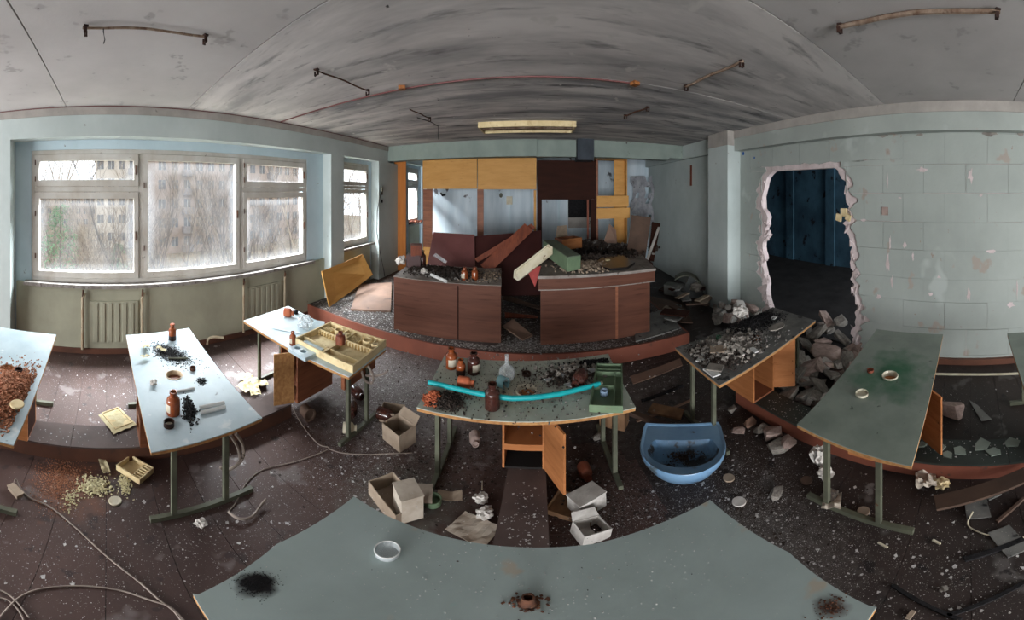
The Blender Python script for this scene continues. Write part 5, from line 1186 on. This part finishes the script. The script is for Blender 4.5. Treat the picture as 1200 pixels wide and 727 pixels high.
cable('grey cable loop in front of the open grey carton', [(385,526),(400,531),(430,533),(455,532),(483,531)], .0045, 'grey_cable')
cable('dark cable hanging under the tray desk', [(400,432,.55),(410,447,.48),(418,440,.5),(420,432,.58)], .008, 'black_cable')
cable('grey hose loop hanging at the near end of the tray desk', [(424,418,.64),(432,430,.58),(437,440,.5),(436,449,.42),(428,446,.45),(424,436,.55)], .012, 'grey_cable')
cable('grey cable stub poking out beside the tray desk leg', [(428,440,.5),(440,441,.48),(450,438,.5),(455,434,.52)], .010, 'grey_cable')
cable('bundle of grey hoses hanging from the near end of the pale desk', [(276,508,.62),(284,520,.5),(285,535,.36),(278,545,.28),(266,551,.22),(258,548,.25)], .012, 'grey_cable')
cable('second grey hose hanging beside the bundle at the pale desk', [(270,510,.62),(278,524,.48),(281,540,.32),(272,549,.24)], .010, 'grey_cable')
cable('grey hose curled on the floor at the pale desk frame', [(268,600,.03),(280,608,.03),(295,606,.02),(306,592,.03),(312,585,.05)], .010, 'grey_cable')
cable('pale hook-shaped pipe stub at the wall behind the pale desk', [(243,404,.02),(244,398,.1),(250,395,.14),(262,396,.14)], .018, 'pipe', name='pipe_stub')
cable('curved pale cable on the floor at the right edge', [(1140,600,.03),(1134,615),(1150,625),(1175,630),(1205,630)], .005, 'ivory')
cable('long grey pipe lying along the foot of the block wall', [(1040,430,.03),(1080,437,.03),(1140,439,.03),(1205,437,.03)], .014, 'ivory', name='floor_pipe')
# strips, bars at the right
def strip(label, p, q_, w_, h_, m, z=0, group=None, z2=None, name='wood_strip', cat='strip', rxx=0):
    a = spot(*p, z+h_/2); b_ = spot(*q_, (z if z2 is None else z2)+h_/2); d = b_-a
    M4 = Matrix.Translation((a+b_)/2) @ d.to_track_quat('X', 'Z').to_matrix().to_4x4()
    L_ = d.length/2; return tag(MB().box((-L_, -w_/2, -h_/2), (L_, w_/2, h_/2), M4).build(name, M[m], bevel=.001), label, cat, group)
strip('long dark shelf board with an orange edge leaning at the right edge of the floor', (1096,590), (1212,552), .13, .02, 'plydark', .03, z2=.12)
strip('dark metal strip across the floor at the right', (1130,656), (1200,632), .035, .015, 'black', 0)
strip('long thin dark strip crossing the lower right corner', (1110,722), (1205,680), .022, .012, 'black', 0)
strip('thin dark strip running to the lower right corner', (1046,686), (1126,727), .022, .012, 'black', 0)
strip('short dark stick at the right edge above the curved cable', (1168,612), (1200,584), .02, .02, 'plydark', 0)
strip('small pale stick on the floor at the lower right', (1093,633), (1102,638), .016, .01, 'ivory', 0)
strip('small white stick at the end of the right desk foot bar', (1029,636), (1040,642), .014, .01, 'ivory', 0)
strip('short pale stick near the bottom edge at the lower right', (1063,726), (1071,716), .02, .01, 'card', 0)
strip('thin light stick lying on the floor in the middle', (565,574), (565,564), .008, .006, 'ivory', 0)
strip('pale strip on the floor in front of the podium right of the middle desk', (746,494), (812,468), .03, .01, 'ply', 0)
strip('black angle iron on the floor left of the debris-covered desk', (752,470), (800,452), .03, .02, 'black', 0)
strip('dark brown timber lying beside the wash basin', (735,482), (790,502), .06, .04, 'plydark', 0)
strip('dark board lying behind the wash basin', (762,478), (800,486), .16, .02, 'cardbrown', 0, cat='board')
for k, (px, py, w_, h_, rz_, lb) in enumerate(((1145,596,.19,.15,.1,'dark square tile lying below the shelf board at the right'),(1160,577,.14,.10,.5,'dark wedge of board under the shelf board at the right'),(1182,635,.22,.14,.4,'dark board fragment crossing the curved cable at the right'))):
    c = spot(px, py, .002); o = MB().cbox((0,0,.006), (w_, h_, .01)).build('board_scrap', M['lam_dark'], origin=(0,0,0)); place(o, c, rz_); tag(o, lb, 'board')
sheet('paper_bundle', 'crumpled white paper bundle against the duct of the green-stained desk', 'paper', sp(1085,568), .17, .15, 'paper', rz=.2, amp=.05, seed=21, nx=10, ny=8)
crumple('rag', 'cream crumpled rag beside the white paper bundle', 'rag', sp(1104,570), .055, 'tan', 23, sz=.5)
crumple('rag', 'long white rag hanging beside the leg of the green-stained desk', 'rag', sp(960,545,.02), .06, 'white', 31, sz=1.3)
crumple('plastic_film', 'white plastic scrap on the floor behind the green-stained desk frame', 'plastic', sp(968,560), .06, 'white', 33)
sheet('paper_sheet', 'white scrap at the leg of the green-stained desk', 'paper', sp(975,592), .15, .12, 'paper', rz=.4, amp=.03, seed=31)
# ---------------- rubble: individual stones
def rock(seed, sx_, sy_, sz_):
    r = random.Random(seed); pts = []
    for _ in range(15):
        v = Vector((r.gauss(0,1), r.gauss(0,1), r.gauss(0,1))).normalized(); e = .8+.2*r.random()
        q = Vector((abs(v.x)**.6*math.copysign(1, v.x), abs(v.y)**.6*math.copysign(1, v.y), abs(v.z)**.6*math.copysign(1, v.z)))*e
        pts.append(Vector((q.x*sx_/2, q.y*sy_/2, (q.z+1)*sz_/2)))
    return MB().hull(pts)
rp = {}
def rubble(px, py, z, w_, h_, t_, m, rz, tilt=(0,0), seed=0, label=None, group=None):
    key = (seed % 9, m)
    if key not in rp:
        o = rock(seed % 9 + 3, 1, 1, 1).build('rubble_block', M[m], origin=(0,0,0)); rp[key] = o
    else: o = rp[key].copy(); C.objects.link(o)
    c = spot(px, py, z)
    if c.x > 3.72 and not 2.0 < c.y < 3.5: c.x = 3.72
    o.scale = (w_, h_, t_); place(o, c, rz, tilt[0], tilt[1]); return tag(o, label, 'rubble', group)
rb = random.Random(9)
HL = 'broken grey block in the rubble heap below the wall opening'
heap = [(958,388,.30,.34,.20),(945,402,.30,.22,.16),(968,412,.34,.24,.2),(985,395,.25,.18,.16),(930,415,.25,.2,.14),(950,430,.30,.24,.16),(975,438,.26,.2,.16),(995,420,.26,.22,.16),(1005,398,.22,.14,.14),(935,440,.24,.18,.12),(960,452,.26,.2,.14),(985,455,.24,.2,.12),(945,462,.22,.18,.1),(922,400,.22,.2,.3),(968,372,.25,.2,.3),(940,378,.3,.2,.3),(1001,408,.24,.2,.1),(965,400,.24,.2,.3),(985,375,.2,.18,.34),(980,425,.18,.14,.25),(1010,412,.18,.12,.1),(915,420,.2,.16,.05)]
heap += [(1000,436,.28,.22,.06),(1008,420,.24,.2,.1),(972,468,.3,.2,.05),(950,446,.3,.22,.1),(925,432,.26,.2,.1),(990,446,.24,.18,.12),(935,420,.26,.2,.2),(1012,404,.22,.18,.16)]
for k, (px, py, w_, h_, z) in enumerate(heap):
    rubble(px, py+6, z*.45, w_*1.5, h_*1.2, .08+.06*rb.random(), ('stone','stone','pinkstone')[k%3], rb.uniform(0,3), (rb.uniform(-.5,.5), rb.uniform(-.5,.5)), k, HL, 'rubble heap below the wall opening')
for k in range(46):
    px, py = rb.uniform(908, 1008), rb.uniform(384, 476); s_ = rb.uniform(.10,.26)
    rubble(px, py, max(0, .14*(1-abs(px-965)/60)*rb.random()), s_*1.4, s_, s_*.45, ('stone','pinkstone','white')[k%3], rb.uniform(0,3), (rb.uniform(-.4,.4), rb.uniform(-.4,.4)), k, HL, 'rubble heap below the wall opening')
for k in range(34):
    px, py = rb.uniform(836, 905), rb.uniform(352, 385); s_ = rb.uniform(.10,.26)
    rubble(px, py, .22*rb.random(), s_*1.2, s_, s_*.7, ('pinkstone','white','stone')[k%3], rb.uniform(0,3), (rb.uniform(-.4,.4), rb.uniform(-.4,.4)), k, 'pinkish broken lump in the rubble between the pier and the wall opening', 'rubble at the foot of the pier')
for k, (px, py, w_, h_, t_, m_, lb) in enumerate(((892,508,.16,.13,.07,'stone','grey stone on the floor left of the green-stained desk, nearest the wash basin'),(912,528,.18,.16,.08,'stone','grey angular stone in front of the duct left of the green-stained desk'),(905,512,.18,.15,.09,'pinkstone','pinkish stone leaning on the grey angular stone'),(921,525,.15,.14,.09,'pinkstone','brownish stone right of the grey angular stone'),(865,510,.14,.09,.06,'pinkstone','brownish stone on the floor right of the wash basin'),(880,498,.14,.10,.05,'ply','brown flat piece near the duct end right of the wash basin'),(910,580,.13,.08,.04,'stone','flat pointed stone between the white lid and the right desk frame'),(972,585,.14,.11,.05,'stone','pale stone inside the foot frame of the green-stained desk'),(1115,487,.20,.26,.16,'pinkstone','pinkish stone standing on the floor by the block wall'),(1107,691,.035,.03,.02,'stone','small pale cube on the floor at the lower right'),(1103,693,.02,.02,.01,'stone','tiny chip beside the small pale cube'),(858,482,.12,.07,.05,'stone','grey piece of rubble left of the right duct end'),(700,515,.1,.08,.05,'stone','small rubble piece in the dark under the middle desk'),(672,585,.05,.04,.04,'stone','small stone beside the open cabinet door of the middle desk'))):
    rubble(px, py, 0, w_*1.2, h_*1.2, t_, m_, rb.uniform(-.5,.5), (0,0), k+2, lb)
# dark grey appliance pieces at the right of the podium
t = thing('fan_housing', 'dark grey curved metal housing lying by the right wall beyond the podium', 'housing', (0,0,0))
m_ = MB(); n_ = 10; vs = []
for i in range(n_+1):
    a = PI*.15+PI*.55*i/n_; vs += [(.45*math.cos(a)-.1, -.15, .42*math.sin(a)), (.45*math.cos(a)-.1, .15, .42*math.sin(a))]
m_.add(vs, [(2*i, 2*i+1, 2*i+3, 2*i+2) for i in range(n_)]); o = m_.build('curved_shell', M['steel'], t); o.modifiers.new('s', 'SOLIDIFY').thickness = .02
MB().prism([(.3,0),(.35,.18),(.0,.42),(-.25,.0)], -.15, -.135, axis='y').build('side_plate', mat('dark_grey_metal', S(70,74,74), S(56,58,58), 5, rough=.5), t)
c = spot(808, 348, 0); place(t, (c.x, c.y, .02), rz=-.5)
c = spot(792, 345, 0); carton('dark grey metal box lying beside the curved housing', (c.x, c.y, .0), .55, .26, .18, 'lam_dark', rz=-.9, closed=True, name='metal_box')
for k in range(16):
    px, py = rb.uniform(770, 828), rb.uniform(336, 372); s_ = rb.uniform(.15,.35)
    c = spot(px, py, .02+.02*k); o = MB().cbox((0,0,.01), (s_*1.8, s_*.7, .02)).build('board_scrap', M[('plydark','dkbrown','lam_dark','card')[k%4]], origin=(0,0,0)); place(o, c, rb.uniform(0,3), rb.uniform(-.15,.15), rb.uniform(-.1,.1)); tag(o, 'dark board scrap in the heap between the podium and the right pier', 'board', 'scraps right of the podium')
c = spot(816, 352, 0)
crumple('white_bundle', 'pale bundle between the dark housing and the pier', 'rag', (c.x, c.y, .15), .13, 'stone', 41)
crumple('white_bundle', 'dirty white sack on the podium behind the orange leaning board', 'sack', sp(440,318,PZ), .15, 'ivory', 44, sz=1.1)
# little orange switch and yellow blocks on the broken edge of the opening
for k, (px, py, s_) in enumerate(((989,249,.09),(983,255,.08),(994,255,.07))):
    c = on_x(px, py, 3.93); o = MB().cbox((0,0,0), (.05, s_*1.1, s_), rx=.2*k).build('yellow_block', M['tan'], origin=(0,0,0)); place(o, c); tag(o, ('upper yellow wooden block wedged in the right edge of the wall opening','lower left yellow block sticking into the wall opening','rightmost yellow block on the broken wall edge')[k], 'block', 'yellow blocks in the wall edge')
c = on_x(1037, 247, XR-.01); tag(MB().box((XR-.012, c.y-.05, c.z-.05), (XR, c.y+.05, c.z+.04)).build('wall_plate', M['pinkstone']), 'small square reddish plate on the block wall right of the opening', 'plate')
# ================================================================ CHIPS AND DUST OVER FLOOR AND PODIUM
for mm in ('board', 'board2'):
    add_stain(M[mm], (-1.7, 3.0), 1.3, S(150,147,146), .6, 14, 1.5)
    add_stain(M[mm], (-.9, 2.9), 1.0, S(140,138,138), .5, 16, 1.4)
    add_stain(M[mm], (1.0, .95), .6, S(128,124,120), .5, 16, 1.4); add_stain(M[mm], (1.0, 3.1), .9, S(128,124,122), .5, 14, 1.4)
    add_stain(M[mm], (-.85, 1.6), .5, S(116,128,120), .5, 12, 1.3); add_stain(M[mm], (-3.1, 1.4), .8, S(122,116,116), .4, 14, 1.4)
    add_stain(M[mm], (-1.95, -.25), .35, S(140,84,50), .6, 9, 1.2)

def flakes(name, label, clusters, m, z, seed, s0, s1, bounds=None):
    r = random.Random(seed); vs = []; fs = []
    for (px, py, sx_, sy_, n) in clusters:
        for _ in range(n):
            qx, qy = r.gauss(px, sx_), r.gauss(py, sy_)
            if qy < 300: continue
            p = spot(qx, qy, z)
            if bounds and not bounds(p): continue
            s_ = r.uniform(s0, s1)*r.random()**1.2+s0*.5; a = r.uniform(0, 6.28); k = r.choice((3, 4, 5)); b0 = len(vs)
            tl = r.uniform(-.25,.25); zz = z + r.uniform(.001,.006)+s_*.12
            for i in range(k):
                aa = a+2*PI*i/k+r.uniform(-.3,.3); rr_ = s_*r.uniform(.6,1.2)
                vs.append((p.x+rr_*math.cos(aa), p.y+rr_*math.sin(aa)*.8, zz+tl*rr_*math.cos(aa)))
            fs.append(tuple(range(b0, b0+k)))
    m_ = MB(); m_.v = [Vector(v) for v in vs]; m_.f = fs
    o = m_.build(name, M[m]); tag(o, label, 'chips', kind='stuff'); return o
def on_floor(p):
    if not (-4.15 < p.x < 3.9 and p.y < 3.78 and p.y > -2.5): return False
    for x0, x1, yb in ((-2.52,-2.24,1.78), (-.22,.05,2.02), (2.05,2.33,2.35)):
        if x0-.02 < p.x < x1+.02 and p.y < yb: return False
    return True
def on_pod(p): return -4.2 < p.x < 2.28 and 3.84 < p.y < 8.5 and not (-2.35 < p.x < -.6 and 3.98 < p.y < 5.0) and not (.02 < p.x < 1.85 and 4.06 < p.y < 4.95)
def on_duct(p): return 2.06 < p.x < 2.32 and p.y < 2.3 or -2.51 < p.x < -2.25 and p.y < 1.7 or -.21 < p.x < .04 and p.y < 2.0
cl = [(470,450,45,28,4200),(440,500,40,40,1500),(440,550,45,25,1400),(740,440,40,20,1500),(880,560,40,50,1700),(830,600,60,50,1500),(900,620,60,50,1500),(950,660,60,40,700),(520,500,60,40,1300),(620,500,80,40,900),(750,590,50,30,900),(700,600,40,40,500),(250,420,60,25,1300),(110,470,60,30,800),(100,440,60,18,900),(300,470,40,20,500),(350,560,70,50,1000),(150,640,110,50,700),(280,600,60,50,500),(60,650,60,50,300),(1100,470,50,22,350),(1100,600,60,50,350),(1050,650,80,40,400),(1150,690,60,30,300),(830,440,20,20,500)]
flakes('paint_chips', 'fine white paint chips scattered over the whole floor', [(a,b_,c,d,int(n*1.9)) for a,b_,c,d,n in cl], 'chipw', 0, 1, .001, .0045, on_floor)
flakes('paint_chips', 'larger white paint flakes lying here and there on the floor', [(a,b_,c,d,int(n*.07)) for a,b_,c,d,n in cl], 'chipw', 0, 11, .006, .018, on_floor)
flakes('paint_chips', 'dense white chips on the floor between the tray desk and the podium', [(470,440,30,20,6500),(440,480,25,18,1500),(355,402,20,8,500),(330,480,20,12,500)], 'chipw', 0, 12, .0015, .008, on_floor)
flakes('paint_chips', 'grey plaster crumbs scattered over the whole floor', [(a,b_,c*1.1,d*1.1,int(n*1.5)) for a,b_,c,d,n in cl], 'chipg', 0, 2, .0012, .007, on_floor)
flakes('paint_chips', 'dark crumbs and splinters scattered over the floor', [(700,560,60,40,1200),(600,520,80,40,800),(880,480,50,40,900),(900,560,60,50,700),(470,520,70,50,700)], 'chipb', 0, 3, .004, .022, on_floor)
cp = [(420,370,30,15,1700),(520,408,50,4,1300),(620,405,50,6,2200),(700,408,60,4,1200),(600,370,15,20,700),(780,378,15,12,600),(440,395,30,6,1500),(395,350,25,8,900),(480,340,60,15,500)]
flakes('paint_chips', 'white chips scattered over the podium', cp, 'chipw', PZ, 4, .004, .025, on_pod)
flakes('paint_chips', 'grey and dark crumbs scattered over the podium', cp, 'chipg', PZ, 5, .004, .03, on_pod)
flakes('paint_chips', 'chips lying on the service ducts', [(920,480,30,20,500),(1130,525,50,10,200),(100,510,80,8,200),(615,600,14,30,160),(1000,510,40,10,120)], 'chipw', .142, 6, .003, .012, on_duct)
flakes('paint_chips', 'grey chips on the floor of the gap and beside the cabinet', [(610,385,12,12,600)], 'chipg', PZ, 7, .004, .04, on_pod)
for k, (px, py, s_) in enumerate(((1100,525,.07),(1125,528,.08),(1150,522,.09),(1165,530,.08),(1110,533,.06),(1080,522,.05),(1185,520,.08))):
    c = spot(px, py, .143); r = random.Random(k); pts = [(c.x+s_*r.uniform(.5,1)*math.cos(2*PI*i/5), c.y+s_*r.uniform(.5,1.2)*math.sin(2*PI*i/5)) for i in range(5)]
    tag(MB().prism(pts, .143, .150).build('broken_tile', M['lam_green']), 'dark green tile fragment on the duct at the right edge', 'tile', 'tile fragments on the right duct')
c = spot(1128, 480, .0); pts = [spot(px, py, .004).xy for px, py in ((1136,470),(1146,476),(1162,492),(1150,494))]
tag(MB().prism([tuple(p) for p in pts][::-1], .002, .012).build('board_scrap', M['lam_dark']), 'pointed grey board scrap on the floor by the block wall', 'board')
# tidy: helper property used only while building
for o in bpy.data.objects:
    if '_w' in o: del o['_w']
